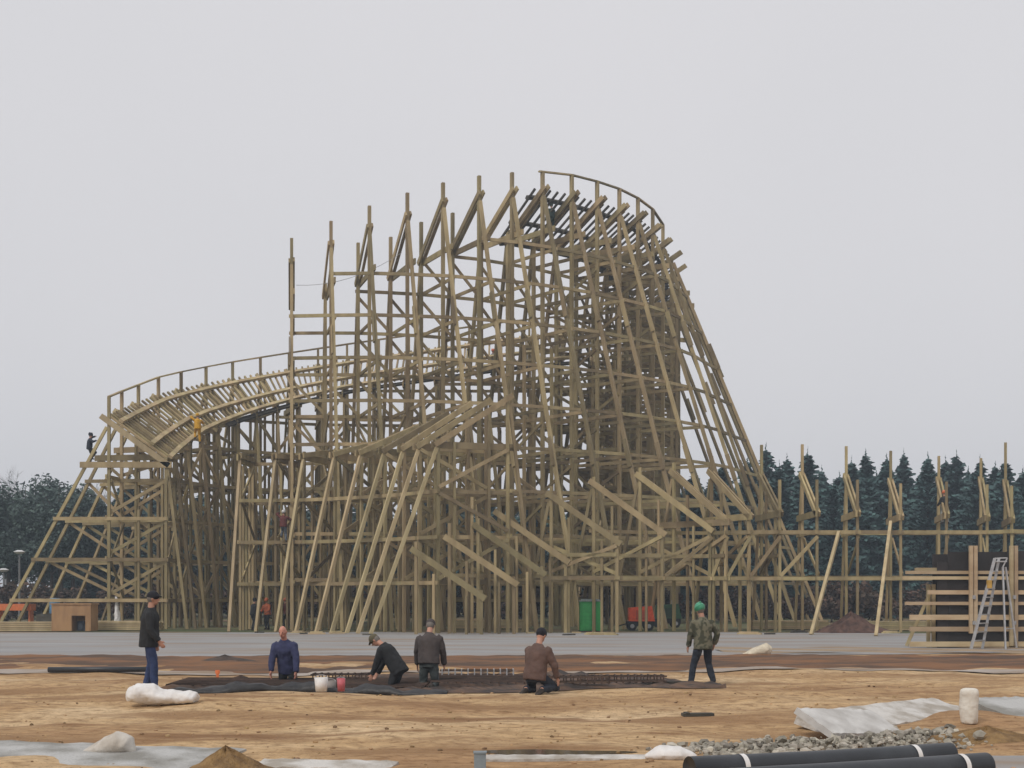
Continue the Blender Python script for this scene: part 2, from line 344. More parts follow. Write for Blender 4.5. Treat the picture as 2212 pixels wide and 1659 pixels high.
def trestle(name, label, bents, lv, ps=.2, handrail=None, brace=1, girt_rows=('o', 'i'), skip=lambda i, z: False):
    root = empty(name, (bents[0]['P'][0], bents[0]['P'][1], 0)); tag(root, label, 'coaster'); O = root.location.copy()
    for B in bents: make_bent(root_inv(root), B, lv, ps)
    for row in girt_rows:
        for z in lv:
            k = MB(); cnt = 0
            for i in range(len(bents) - 1):
                A, C = bents[i], bents[i+1]
                if z > min(A['zi'], C['zi']) + (-.2 if row == 'i' else .3) or skip(i, z) or (row == 'r' and i > 13 and abs(z - 11.9) > .3): continue
                off = .13 if row == 'o' else -.13
                def pt(B): 
                    p = V((B['P'][0], B['P'][1], 0)); n = V((B['n'][0], B['n'][1], 0))
                    if row == 'r': return p + n * (-.04 + B['so'] * (B['zo'] - z)) + UP * (z + .1)
                    return (p + n * off if row == 'o' else p - n * B['w'] + n * off) + UP * (z + (.1 if row == 'o' else -.02))
                a, b = pt(A), pt(C); d = (b - a).normalized() * .15
                k.beam(a - d - O, b + d - O, .09, .19); cnt += 1
            if cnt: k.build('girt', TIMBER, root)
    if brace:
        done = 0; rest = MB()
        for i in range(len(bents) - 1):
            A, C = bents[i], bents[i+1]
            for row in ('i', 'o'):
                if (row == 'o' and (brace < 2 or i % 3)) or (brace == 3 and (row == 'o' or i > 9)): continue
                for j, z in enumerate(lv[:-1]):
                    zt = min(A['zi'], C['zi'])
                    if z + 1.9 > zt or (skip(i, z) or (brace == 1 and i < 2 and z > 13)): break
                    def pt(B, zz):
                        p = V((B['P'][0], B['P'][1], 0)); n = V((B['n'][0], B['n'][1], 0))
                        return (p - n * .14 if row == 'o' else p - n * (B['w'] + .14)) + UP * zz - O
                    k = MB() if done < 98 else rest
                    if B_dir(i, j, brace): k.beam(pt(A, z + 2.2), pt(C, z + .1), .08, .18)
                    else: k.beam(pt(A, z + .1), pt(C, z + 2.2), .08, .18)
                    if done < 98: k.build('sway_brace', TIMBER, root); done += 1
        if rest.v: tag(rest.build('sway_brace', TIMBER, root), kind='stuff')
    if handrail:
        a, b = handrail; k = MB(); pts = []
        for i in range(a, b + 1): pts.append(V((bents[i]['P'][0], bents[i]['P'][1], bents[i]['zh'])) - O)
        if a > 0: pts.insert(0, pts[0] + (pts[0] - pts[1]) * .12)
        k.poly(pts, .18, .09); k.build('handrail', TIMBER, root)
    return root
def root_inv(r): return _Shift(r)
class _Shift:                                                   # lets a bent be placed in world coordinates under its trestle
    def __init__(s, r): s.r = r
_empty = empty
def empty(name, loc=(0, 0, 0), rz=0, parent=None):
    if isinstance(parent, _Shift): return _empty(name, V(loc) - parent.r.location, rz, parent.r)
    return _empty(name, loc, rz, parent)
def B_dir(i, j, brace): return True if brace == 1 else False if brace == 3 else (i + j) % 2 == 0
def lerpB(bents, t):
    i = max(0, min(int(t), len(bents) - 2)); f = t - i; A, C = bents[i], bents[i+1]
    def po(B): return V((*B['P'], B['zo']))
    def pi(B): return V((B['P'][0] - B['n'][0] * B['w'], B['P'][1] - B['n'][1] * B['w'], B['zi']))
    return po(A).lerp(po(C), f), pi(A).lerp(pi(C), f)
def track(root, bents, t0, t1, m, per=4, walk=True, rails=(.2, .62), tie_out=.3, rw=.24, w0=0, cwd=.5):
    O = root.location; ties = MB(); rl = [MB() for _ in rails]; cw = MB(); last = None
    n = int((t1 - t0) * per)
    for k in range(n + 1):
        t = t0 + (t1 - t0) * k / n; a, b = lerpB(bents, t); a2, _ = lerpB(bents, t + .05)
        d = (a2 - a).normalized(); u = (a - b).normalized(); nn = d.cross(u).normalized()
        if nn.z < 0: nn = -nn
        ties.beam(a + u * tie_out + nn * .26 - O, b + u * .1 + nn * .26 - O, .11, .12, d)
        cur = [b.lerp(a, r) + nn * .44 - O for r in rails] + [b - u * .15 + nn * .1 - O]
        if last:
            for q, kk in zip(range(len(rails)), rl): kk.beam(last[q], cur[q], rw, .17, u)
            if t > w0: cw.beam(last[-1], cur[-1], cwd, .12, u)
        last = cur
    root_parts = [ties.build('track_ties', m, root)] + [k.build('track_rail', TIMBER_NEW if m is TIMBER else m, root) for k in rl]
    if walk: cw.build('catwalk', TIMBER_DARK, root)  # catwalk's shade is put into its dark colour

# -- the tall unfinished curve
px = [630, 715, 798, 880, 957, 1035, 1106, 1172, 1235, 1290, 1338, 1378, 1410, 1432]
vt = [515, 478, 445, 417, 395, 380, 373, 371, 378, 392, 408, 428, 452, 485]
vp = [563, 527, 492, 468, 440, 425, 418, 415, 428, 443, 458, 474, 500, 530]
yy = [68, 68, 68.1, 68.5, 69, 69.8, 70.6, 71.7, 72.9, 74.3, 75.8, 77.4, 79.1, 80.9]
dr = [1.7, 2.0, 2.2, 2.5, 2.4, 2.3, 2.2, 2.1, 2.1, 2.1, 2.1, 2.1, 2.1, 2.1]
yy = [y * 1.1 for y in yy]; dr = [d * 1.1 for d in dr]
tall = []
for i in range(14):
    X = (px[i] - CX) / F * yy[i]; ray = math.atan2(X, yy[i]); al = math.radians(6.0 * i)
    # outward: towards the camera at the first frame, turning to the right along the curve
    bx = V((-math.sin(ray), -math.cos(ray), 0)); rx = V((math.cos(ray), -math.sin(ray), 0)); n = bx * math.cos(al) + rx * math.sin(al)
    zo = zat(vp[i], yy[i])
    tall.append(dict(P=(X, yy[i]), n=(n.x, n.y), w=3.3, zo=zo, zi=zo - dr[i], zh=zat(vt[i], yy[i]), zq=zo - dr[i] + (2.4 if 1 < i < 7 else .7),
                     so=.245 + .0023 * max(0, 6 * i - 36), si=.16, ov=.12 + .06 * i if i < 9 else .75, par=i % 2, dmax=12 if i < 9 else 99, rd=0, mid=i > 6, lo=i < 12, dense=i > 11, xx=i > 9))
C0, R0 = (-10.47 * 1.1, 89.97 * 1.1), 24.2; a0 = math.atan2(-476, 2765)
for k in range(1, 11):
    th = math.radians(-13 + 5.3 * (13 + k)); f = V((math.sin(a0), math.cos(a0))); r = V((math.cos(a0), -math.sin(a0)))
    p = V(C0) + r * R0 * math.sin(th) - f * R0 * math.cos(th); al = th + math.radians(20); n = r * math.sin(al) - f * math.cos(al)
    zo = tall[13]['zo'] - .38 * k
    tall.append(dict(P=(p.x, p.y), n=(n.x, n.y), w=3.3, zo=zo, zi=zo - 2.3, zh=zo + .15, so=.40 + .012 * k, si=.16, ov=.9 if k < 3 else .05, par=k % 2, rd=0, lo=0, xx=k < 5))
LVF = [2.6 + 2.32 * k for k in range(4)]; LV = [2.7 + 2.55 * k for k in range(10)]
T = trestle('coaster_curve', 'tall unfinished timber roller coaster curve with open bent tops and banked track on its right', tall, LV, .215, (7, 13), girt_rows=('r', 'i'), skip=lambda i, z: False)
track(T, tall, 6.8, 22.5, TIMBER_DARK, 4, True, rails=(.30, .80), tie_out=.05)  # dark colour paints the shade of a track seen from below

# -- the lower turn on the left
hv = [(235, 857), (264, 845), (300, 831), (347, 813), (397, 802), (453, 791), (513, 780), (576, 770), (634, 761), (701, 751), (760, 742), (830, 732), (900, 722), (1000, 708), (1100, 694), (1250, 680)]
def interp(tb, u):
    for (a, b), (c, d) in zip(tb[:-1], tb[1:]):
        if u <= c: return b + (d - b) * (u - a) / (c - a)
    return tb[-1][1]
left = []
for k in range(19):
    ph = math.radians(8.6 * k)
    if 8.6 * k <= 90: x, y, n = -10.3 - 13 * math.cos(ph), 74 + 13 * math.sin(ph), (-math.cos(ph), math.sin(ph))
    else: x, y, n = -10.3 + (k - 10.4) * 2.05, 87 + .02 * k, (0, 1)
    u = CX + F * x / y; zh = zat(interp(hv, u), y)
    left.append(dict(P=(x, y), n=n, w=3.3, zo=zh - 1.45, zi=zh - 3.85, zh=zh, zq=zh - 3.5, so=.53 if k < 6 else .3, si=.12, ov=.55, par=k % 2, dfix=1 if k < 2 else 2, scab=0, bm=TIMBER_NEW, dense=k > 0, li=0, rd=k != 0))
LVL = [1.67 + 2.36 * k for k in range(9)]
L = trestle('coaster_turn', 'lower banked turn of the timber roller coaster with latticed track and handrail at left', left, LVL, .17, (0, 18), brace=2)
track(L, left, 0.05, 17.5, TIMBER, 5, True, rails=(.0, .32, .86), tie_out=.25, rw=.26, w0=4.5, cwd=.34)

# -- the ring of leaning props in the middle
fan = []
fq = [519, 596, 657, 724, 781, 832, 873, 907, 947]; fyq = [71.3, 71.2, 70.8, 70, 69, 68, 67, 66, 65]; fft = [495, 554, 598, 642, 686, 719, 752, 776, 804]
for k in range(9):
    Q = at(fq[k], HZ, fyq[k]); fy = fyq[k] - 3.0 + .24 * k; Ft = at(fft[k], HZ, fy); d = V((Q.x - Ft.x, Q.y - Ft.y)); n = d.normalized()
    P = V((Q.x, Q.y)) + n * 3.7; rise = (.15, .3, .6, 1.0, 1.6, 2.1, 2.4, 2.4, 2.4)[k]
    fan.append(dict(P=(P.x, P.y), n=(n.x, n.y), w=3.7, zo=9.7 + rise, zi=9.7, zh=9.9 + rise, zq=9.9, so=.12, si=d.length / 9.7, ov=.4, par=k % 2, scab=0, rim=TIMBER_NEW, bm=TIMBER, li=0, mid=1, dense=1, bh=.27, rw=1.15))
FN = trestle('coaster_trestle', 'low curved timber trestle in mid picture carried by a fan of pale leaning rakers', fan, LVF, .16, None, brace=0)

# -- the low curve on the right
rows = [  # px outer, Y, azimuth, width, v plank top, v plank end, v handrail
    (899, 63.5, 80, 3.3, 1192, 1288, 1170), (971, 64.5, 80, 3.3, 1166, 1258, 1130), (1033, 65.5, 80, 3.3, 1140, 1236, 1120), (1078, 66.5, 78, 3.5, 1111, 1210, 1085),
    (1191, 67, 74, 3.5, 1071, 1170, 1050), (1283, 68.5, 72, 3.7, 1045, 1150, 1030), (1383, 70, 66, 3.9, 1030, 1142, 1010), (1456, 70.5, 42, 3.6, 1023, 1124, 1000), (1537, 70.8, 25, 3.5, 1023, 1112, 985),
    (1645, 71, 5, 3.4, 1029, 1106, 961), (1733, 71, 0, 3.4, 1029, 1106, 960), (1828, 71, -5, 3.4, 1032, 1106, 964), (1924, 71, -8, 3.4, 1042, 1114, 974), (2028, 71, -12, 3.4, 1039, 1110, 985), (2119, 71, -15, 3.4, 1039, 1116, 990), (2172, 70, -16, 3.4, 1045, 1120, 956), (2320, 71, -18, 3.4, 1039, 1116, 985)]
right = []
for i, (u, Y, az, w_, v0, v1, v2) in enumerate(rows):
    a = math.radians(az); n = (-math.sin(a), math.cos(a)); Yi = Y - w_ * math.cos(a); X = (u - CX) / F * Y
    right.append(dict(P=(X, Y), n=n, w=w_, zo=zat(v0, Y), zi=zat(v1, Yi), zh=zat(v2, Y), zq=zat(v1, Yi) + (1.7 if i > 8 else .3), so=.2 if i > 3 else 0, si=0.0, ov=.3, par=i % 2, scab=0, bm=TIMBER, rd=0, dense=i < 10, xx=3 < i < 10, bh=.29 if i < 9 else .27, cap=i > 6))
RT = trestle('coaster_section', 'low timber coaster section at right with high bank beams stepping down to the left', right, [2.85, 5.3, 7.6], .16, None, brace=3)
for (u, v, Y), (u2, v2) in (((1812, 1150, 67.4), (1752, 1372)), ((1924, 1128, 67.4), (1892, 1375))):
    k = MB(); g = gnd(u2, v2); k.beam(at(u, v, Y) - RT.location, V((g.x, g.y, 0)) - RT.location, .15, .2); k.build('raker', TIMBER_NEW, RT)

# ---------------------------------------------------------------- people
def ik(a, t, l1, l2, pole):
    a, t = V(a), V(t); d = t - a; L_ = min(d.length, (l1 + l2) * .995); d.normalize(); t = a + d * L_
    x = (l1*l1 - l2*l2 + L_*L_) / (2 * L_); h = math.sqrt(max(0, l1*l1 - x*x)); p = V(pole); p = (p - d * p.dot(d)).normalized()
    return a + d * x + p * h, t
def person(loc, yaw, label, pelvis, torso, lh, rh, lf, rf, jacket, trousers, head=None, hat=None, hatm=None, hair=HAIR, lk=(0, 1, 0), rk=(0, 1, 0), le=(-.6, -1, -.3), re=(.6, -1, -.3),
           fine=True, toes=None, group=None, glove=None, scale=1.0, cuff=None, jl=.10, skin=SKIN):
    """faces local +Y; lh/rh hands, lf/rf ankles, in metres above the spot it stands on"""
    r = empty('person', loc, yaw); tag(r, label, 'person', group); r.scale = (scale,) * 3
    p = V(pelvis); t = V(torso).normalized(); R = V((1, 0, 0)); fw = R.cross(t) * -1
    if fw.y < 0 and abs(t.z) > .2: fw = -fw
    nk = p + t * .52; hd = V(head or (t * .5 + UP)).normalized(); hc = nk + hd * .20 + fw * .015
    hf = (V((0, 1, 0)) - hd * hd.y).normalized() if abs(hd.y) < .98 else -UP; hx = hf.cross(hd)
    HM = Matrix((hx, hf, hd)).transposed()
    sh = [nk - t * .06 + R * s * .185 for s in (-1, 1)]; hp = [p + R * s * .085 - t * .02 for s in (-1, 1)]
    el, hn, kn, an = [], [], [], []
    for i, (h_, e_, f_, k_) in enumerate(((lh, le, lf, lk), (rh, re, rf, rk))):
        a, b = ik(sh[i], h_, .30, .27, e_); el.append(a); hn.append(b)
        a, b = ik(hp[i], f_, .44, .43, k_); kn.append(a); an.append(b)
    vx = .011 if fine else .022
    body = MB()
    body.loft([p - t * .08, p, p + t * .18, p + t * .36, p + t * .46, nk], [(.13, .10), (.15, .105), (.135, .095), (.165, .11), (.15, .09), (.07, .065)], R)
    body.loft([nk - t * .03, nk + hd * .12], [.062, .055], R)
    body.ball(hc, .076, .096, .118, HM); body.ball(hc + HM @ V((0, .035, -.065)), .055, .06, .055, HM)       # skull and jaw
    body.loft([hc + HM @ V((0, .085, .015)), hc + HM @ V((0, .118, -.025)), hc + HM @ V((0, .09, -.035))], [.012, .018, .014], hx, 8)
    for s in (-1, 1): body.ball(hc + HM @ V((s * .078, -.005, -.01)), .012, .024, .034, HM, 8)
    for i in (0, 1):
        body.loft([sh[i], el[i], hn[i]], [.052, .042, .030], R)
        d = (hn[i] - el[i]).normalized(); sd = (fw - d * fw.dot(d)).normalized(); nm = d.cross(sd); s = -1 if i == 0 else 1
        palm = hn[i] + d * .045
        body.loft([hn[i] - d * .01, hn[i] + d * .03, hn[i] + d * .088], [(.027, .02), (.042, .017), (.040, .014)], sd)
        if fine:
            for q, (o_, ln) in enumerate(((.031, .066), (.011, .078), (-.010, .072), (-.030, .056))):
                b0 = hn[i] + d * .08 + sd * o_; cu = nm * (-s) * .3
                b1 = b0 + (d + cu * .6).normalized() * ln * .5; b2 = b1 + (d + cu * 2.4).normalized() * ln * .5
                body.loft([b0, b1, b2], [.0125, .0115, .009], sd, 8)
            b0 = hn[i] + d * .025 + sd * .03; b1 = b0 + (d * .7 + sd * .8).normalized() * .04; body.loft([b0, b1, b1 + (d + sd * .2) * .03], [.015, .013, .010], nm, 8)
        body.loft([hp[i], kn[i], an[i]], [.085, .056, .038], R)
        tv = V(toes[i]) if toes else V((0, 1, 0))
        body.loft([an[i] - tv * .05 - V((0, 0, .03)), an[i] + tv * .15 - V((0, 0, .05))], [.035, .03], R)
    fused(body, 'body', skin, r, vx)
    jk = MB()
    jk.loft([p - t * jl, p + t * .03, p + t * .2, p + t * .36, p + t * .45, nk - t * .01, nk + t * .03], [(.215, .17), (.21, .17), (.20, .165), (.222, .17), (.20, .14), (.105, .098), (.078, .078)], R, 16)
    for i in (0, 1):
        d = (hn[i] - el[i]).normalized()
        jk.loft([sh[i] - R * (-1 if i == 0 else 1) * .04, sh[i] + (el[i] - sh[i]) * .1, sh[i].lerp(el[i], .6), el[i], el[i].lerp(hn[i], .5), hn[i] - d * .01], [.066, .076, .075, .070, .064, .052], R)
        jk.ball(el[i], .062, n=8)
    fused(jk, 'jacket', jacket, r, .015 if fine else .026, .035, .13)
    tr = MB()
    tr.loft([p - t * .13, p, p + t * .10], [(.15, .125), (.165, .13), (.155, .12)], R)
    for i in (0, 1):
        tr.ball(kn[i], .074, n=10); tr.ball(hp[i], .105, n=10)
        tr.loft([hp[i], hp[i].lerp(kn[i], .5), kn[i], kn[i].lerp(an[i], .5), an[i] + (kn[i] - an[i]) * .05], [.105, .092, .074, .071, .066], R)
    fused(tr, 'trousers', trousers, r, .015 if fine else .026, .03, .11)
    for i in (0, 1):
        tv = V(toes[i]) if toes else V((0, 1, 0)); tv.normalize(); bt = MB(); dn = V((0, 0, -1)) if abs(tv.z) < .7 else V((0, -1, 0))
        bt.loft([an[i] - tv * .085 + dn * .035, an[i] - tv * .05 + dn * .032, an[i] + tv * .06 + dn * .034, an[i] + tv * .15 + dn * .045, an[i] + tv * .195 + dn * .05], [(.03, .03), (.045, .05), (.05, .047), (.05, .034), (.03, .022)], R)
        sk_ = (kn[i] - an[i]).normalized(); bt.loft([an[i] + dn * .03, an[i] + sk_ * .1], [.052, .05], R)
        fused(bt, 'boot', BOOT, r, .014 if fine else .022)
    if fine:
        for s in (-1, 1): MB().ball(hc + HM @ V((s * .03, .088, .012)), .012, .008, .007, HM, 8).build('eye', EYE, r)
        MB().ball(hc + HM @ V((0, .091, -.062)), .022, .008, .006, HM, 8).build('mouth', LIP, r)
    if hat in (None, 'cap', 'helmet') and hair:
        h_ = MB(); h_.ball(hc + HM @ V((0, -.018, .012)), .084, .092, .115, HM, 14)
        o = h_.build('hair', hair, r, smooth=True)
        if hat is None: bald = 0
    if hat == 'cap':
        k = MB(); k.ball(hc + HM @ V((0, -.004, .04)), .094, .112, .098, HM, 14)
        k.loft([hc + HM @ V((0, .07, .055)), hc + HM @ V((0, .125, .05)), hc + HM @ V((0, .165, .04))], [(.075, .012), (.065, .01), (.035, .008)], hx)
        fused(k, 'cap', hatm, r, .012 if fine else .02)
    elif hat == 'beanie':
        k = MB(); k.ball(hc + HM @ V((0, -.008, .035)), .095, .112, .105, HM, 14); k.loft([hc + HM @ V((0, -.004, .015)), hc + HM @ V((0, -.004, .06))], [(.097, .112), (.095, .110)], hx)
        fused(k, 'cap', hatm, r, .012 if fine else .02)
    elif hat == 'helmet':
        k = MB(); k.ball(hc + HM @ V((0, 0, .05)), .112, .135, .115, HM, 16)
        k.loft([hc + HM @ V((0, 0, .028)), hc + HM @ V((0, .01, .05))], [(.125, .155), (.118, .145)], hx, 20); k.loft([hc + HM @ V((0, -.12, .155)), hc + HM @ V((0, .12, .155))], [.018, .018], hx)
        fused(k, 'helmet', hatm, r, .012 if fine else .02)
    return r
ST = dict(lf=(-.11, 0, .09), rf=(.11, 0, .09))
def g2(u, v, dz=0): g = gnd(u, v); return V((g.x, g.y, g.z + dz))
H_ = math.radians
person(g2(322, 1500), H_(-80), 'man in black jacket, dark cap and blue jeans standing sideways behind the white sack', (0, 0, .97), (0, .06, 1), (-.25, .10, .80), (.25, .20, .92), (-.09, -.06, .09), (.09, .10, .09),
       DARK, DENIM, (0, .12, 1), 'cap', BLACKC, jl=.16, scale=1.04)
person(g2(622, 1484), H_(180 - 12), 'bald man in navy jacket kneeling in the reinforcement, facing the camera', (0, 0, .48), (0, .38, 1), (-.30, .30, .14), (.26, .34, .12), (-.12, -.40, .08), (.12, -.42, .08),
       NAVY, DARK, (0, .35, 1), None, None, hair=None, toes=((0, -.3, -1), (0, -.3, -1)), le=(-1, -.4, 0), re=(1, -.4, 0), jl=.14, scale=1.02, skin=plain('ruddy_skin', (.60, .27, .19), .5))
person(g2(850, 1488), H_(72), 'man in black jacket and olive cap bending over to the left beside the kneeling man', (0, -.08, .50), (0, .72, 1), (-.18, .46, .12), (.14, .52, .12), (-.14, -.42, .08), (.13, -.40, .08),
       DARK, DARK, (0, 1.1, .75), 'cap', OLIVE, toes=((0, -.3, -1), (0, -.3, -1)), jl=.16)
person(g2(926, 1484), H_(-6), 'man in grey-brown jacket and grey-green trousers kneeling upright with his back to the camera', (0, 0, .56), (0, .16, 1), (-.27, .25, .40), (.27, .25, .40), (-.12, -.36, .08), (.12, -.36, .08),
       GREYBR, TEAL, (0, .7, 1), 'cap', GREYBR, toes=((0, -.3, -1), (0, -.3, -1)), jl=.06, le=(-1, -.3, 0), re=(1, -.3, 0), scale=1.06)
person(g2(1156, 1503), H_(-28), 'man in brown jacket and black cap sitting on his heels, back to the camera', (0, 0, .33), (.05, .16, 1), (-.26, .40, .22), (.34, .30, .10), (-.14, -.10, .08), (.16, -.08, .08),
       BROWNC, DENIM_D, (0, .5, 1), 'beanie', BLACKC, lk=(-.25, 1, -.3), rk=(.3, 1, -.3), toes=((0, -1, -.2), (0, -1, -.2)), jl=.10, le=(-1, -.4, 0), re=(1, -.4, 0), scale=1.05)
person(g2(1519, 1474), H_(16), 'man in camouflage jacket, dark jeans and green helmet standing astride, seen from behind', (0, 0, .95), (0, .08, 1), (-.26, .20, .86), (.30, .10, .90), (-.27, .05, .09), (.23, -.03, .09),
       CAMO, DENIM_D, (-.15, .2, 1), 'helmet', GREENH, toes=((-.2, 1, 0), (.25, 1, 0)), jl=.14, le=(-1, -.7, 0), re=(1, -.9, .1), scale=1.0)
WG = 'workers on the coaster'
def worker(loc, yaw, label, jk, tr, hm, up=0, climb=False, **k):
    if climb: return person(loc, yaw, label, (0, 0, .95), (0, .1, 1), (-.25, .35, 1.65), (.22, .38, 1.35), (-.14, .12, .35), (.14, .05, .09), jk, tr, None, 'helmet', hm, fine=False, group=WG, **k)
    return person(loc, yaw, label, (0, 0, .95), (0, .15, 1), (-.2, .38, 1.0), (.25, .35, .95), (-.14, .05, .09), (.14, -.05, .09), jk, tr, None, 'helmet', hm, fine=False, group=WG, **k)
worker(g2(547, 1362), H_(-40), 'worker in black standing under the trestle, left of the two orange helmets', DARK, DARK, BLACKC)
worker(g2(578, 1360), H_(150), 'worker with orange vest and helmet standing under the trestle, in the middle of three', ORANGEC, DARK, ORANGEH)
worker(g2(619, 1358), H_(60), 'worker in dark red jacket and orange helmet standing under the trestle, right of three', REDC, DARK, ORANGEH)
worker(at(612, 1172, 70.5), H_(0), 'worker with white helmet and dark red jacket climbing halfway up the trestle', REDC, GREYBLUE, WHITEH, climb=True)
worker(at(193, 1002, 74.6), H_(-70), 'worker in dark clothes climbing the outer raker of the left turn', DENIM_D, DARK, BLACKC, climb=True)
worker(at(427, 958, 76.6), H_(20), 'worker in yellow overalls climbing at the inner edge of the left turn', YELLOWC, YELLOWC, YELLOWC, climb=True)
worker(at(1062, 812, 85.6), H_(-80), 'worker with orange helmet and grey-blue jacket on the track inside the tall curve', GREYBLUE, DARK, ORANGEH)
worker(at(1193, 500, 81.0), H_(30), 'worker in dark green up on the banked track of the tall curve', GREENC, GREENC, GREENC)
worker(at(2042, 1132, 68.6), H_(20), 'worker with orange helmet and light trousers on the right coaster section', DARK, LIGHTC, ORANGEH)

# ---------------------------------------------------------------- formwork and ladder
Yf = 46.0
def fx(u): return (u - CX) / F * Yf
def fz(v): return max(0.02, zat(v, Yf))
fw_ = empty('wall_formwork', (fx(2100), Yf, 0)); tag(fw_, 'dark plywood wall formwork with pale horizontal boards and upright timbers at right edge', 'formwork')
o_ = fw_.location
def fbox(name, u0, u1, v0, v1, y0, y1, m): return MB().box(fx(u0) - o_.x, fx(u1) - o_.x, y0, y1, fz(v1), fz(v0)).build(name, m, fw_)
fbox('plywood_panel', 2027, 2050, 1214, 1402, .1, .16, PLYDARK); fbox('plywood_panel', 2050.4, 2178, 1192, 1402, .1, .16, PLYDARK); fbox('plywood_panel', 2178.4, 2420, 1190, 1402, .1, .16, PLYDARK)
fbox('plywood_panel', 2027, 2420, 1196, 1402, .62, .68, PLYDARK)
for u0, v0, v1 in ((1957, 1233, 1240), (1950, 1245, 1252), (2005, 1275, 1284), (1956, 1300, 1307), (1966, 1328, 1339), (1966, 1354, 1364), (1966, 1386, 1397)):
    fbox('horizontal_board', u0, 2420, v0, v1, -.02, .098, PINE)
fbox('horizontal_board', 1985, 2055, 1226, 1232.6, .25, .5, PINE)
for u0, u1 in ((2092, 2099.5), (2101.5, 2109), (2179, 2186.5), (2188.5, 2196), (2270, 2278), (2280, 2288)):
    fbox('upright_timber', u0, u1, 1179, 1395 if u0 > 2150 else 1368, -.14, -.022, PINE)
for u in (2009, 2020): fbox('end_post', u, u + 7, 1262, 1400, .3, .42, TIMBER_NEW)
k = MB(); k.beam((fx(1975) - o_.x, .9, .05), (fx(2024) - o_.x, .5, fz(1270)), .08, .12); k.build('prop', TIMBER_NEW, fw_)
for v in (1290, 1345): 
    for u in (2100.5, 2187.5): fbox('wall_tie', u - 3, u + 3, v - 4, v + 4, -.2, -.142, GALV)
Yl = 45.1
def lp(u, v, y=0): return V(((u - CX) / F * (Yl + y), Yl + y, max(0.0, zat(v, Yl + y))))
ld = empty('step_ladder', (lp(2130, 1390).x, Yl, 0)); tag(ld, 'tall aluminium step ladder standing before the plywood formwork', 'ladder'); lo = ld.location
def lad(name, segs, wd=.05, hg=.07):
    k = MB()
    for a, b in segs: k.beam(a - lo, b - lo, wd, hg)
    return k.build(name, ALU, ld)
fa, ft = lp(2097, 1399, -.3), lp(2149, 1206, -.1); ba, bt_ = lp(2122, 1399, .35), lp(2158, 1206, .1)
lad('stile', [(V((fa.x, fa.y, 0)), ft)], .06, .09); lad('stile', [(V((ba.x, ba.y, 0)), bt_)], .06, .09)
ra, rb = lp(2172, 1399, -.3), lp(2196, 1399, .35)
rt0, rt1 = lp(2166, 1225, -.1), lp(2172, 1225, .1)
lad('rear_leg', [(V((ra.x, ra.y, 0)), rt0)], .05, .06); lad('rear_leg', [(V((rb.x, rb.y, 0)), rt1)], .05, .06)
for k_ in range(1, 10):
    f = k_ / 10.5; a = V((fa.x, fa.y, 0)).lerp(ft, f); b = V((ba.x, ba.y, 0)).lerp(bt_, f); lad('step', [(a, b)], .14, .04)
lad('rear_brace', [(V((ra.x, ra.y, 0)).lerp(rt0, f), V((rb.x, rb.y, 0)).lerp(rt1, f)) for f in (.25,)], .04, .04)
lad('platform', [(lp(2149, 1213), lp(2172, 1213))], .3, .04); lad('guard_rail', [(ft, lp(2176, 1205, -.1)), (lp(2176, 1205, -.1), rt0)], .04, .04)
k = MB(); k.box(-.08, .08, -.05, .05, -.14, .14); MB_ = k.build('tool_pouch', TOOLY, ld); MB_.location = lp(2137, 1262, -.2) - lo

HEAPS = []
# ---------------------------------------------------------------- building-site things
def rebar_mat(u, v, wx, wy, rz, label):
    g = g2(u, v, .12); k = MB()
    for i in range(int(wx / .17) + 1): x = -wx / 2 + i * .17; k.beam((x, -wy / 2, 0), (x, wy / 2, 0), .022, .022)
    for j in range(int(wy / .17) + 1): y = -wy / 2 + j * .17; k.beam((-wx / 2, y, .022), (wx / 2, y, .022), .022, .022)
    o = k.build('rebar_mat', STEEL_RUST, None, g); o.rotation_euler = (0, .006, rz); tag(o, label, 'reinforcement mat')
rebar_mat(560, 1487, 3.2, 2.2, .05, 'rusty reinforcing mat spread at the left, under the bald man in navy')
rebar_mat(800, 1483, 2.4, 2.6, -.03, 'rusty reinforcing mat spread in the middle, by the white bucket')
rebar_mat(1060, 1478, 2.4, 2.4, .02, 'rusty reinforcing mat spread at the right, before the brown jacket')
def cage(u, v, ln, rz, hh, label):
    g = g2(u, v, .1); e = empty('rebar_cage', g, rz); tag(e, label, 'reinforcement cage')
    k = MB()
    for y in (-.16, .16):
        for z in (.02, hh): k.beam((-ln / 2, y, z), (ln / 2, y, z), .03, .03)
    k.build('long_bars', STEEL_RUST, e)
    k = MB(); x = -ln / 2 + .05
    while x < ln / 2:
        for a, b in (((-.17, 0), (.17, 0)), ((.17, 0), (.17, hh + .02)), ((.17, hh + .02), (-.17, hh + .02)), ((-.17, hh + .02), (-.17, 0))): k.beam((x, a[0], a[1]), (x, b[0], b[1]), .024, .024)
        x += .14
    k.build('stirrups', GALV if 'grey' in label else STEEL_RUST, e)
cage(1030, 1471, 1.6, .03, .12, 'rust-brown stirruped rebar cage lying behind the grey-brown jacket and brown jacket men')
cage(1345, 1479, 1.8, .06, .12, 'rusty rebar cage lying between the brown jacket man and the camouflage man')
cage(740, 1476, 1.3, -.03, .12, 'rusty rebar cage lying behind the black-jacketed bending man')
cage(1250, 1492, 1.2, .10, .12, 'short rusty rebar cage lying right of the man sitting on his heels')
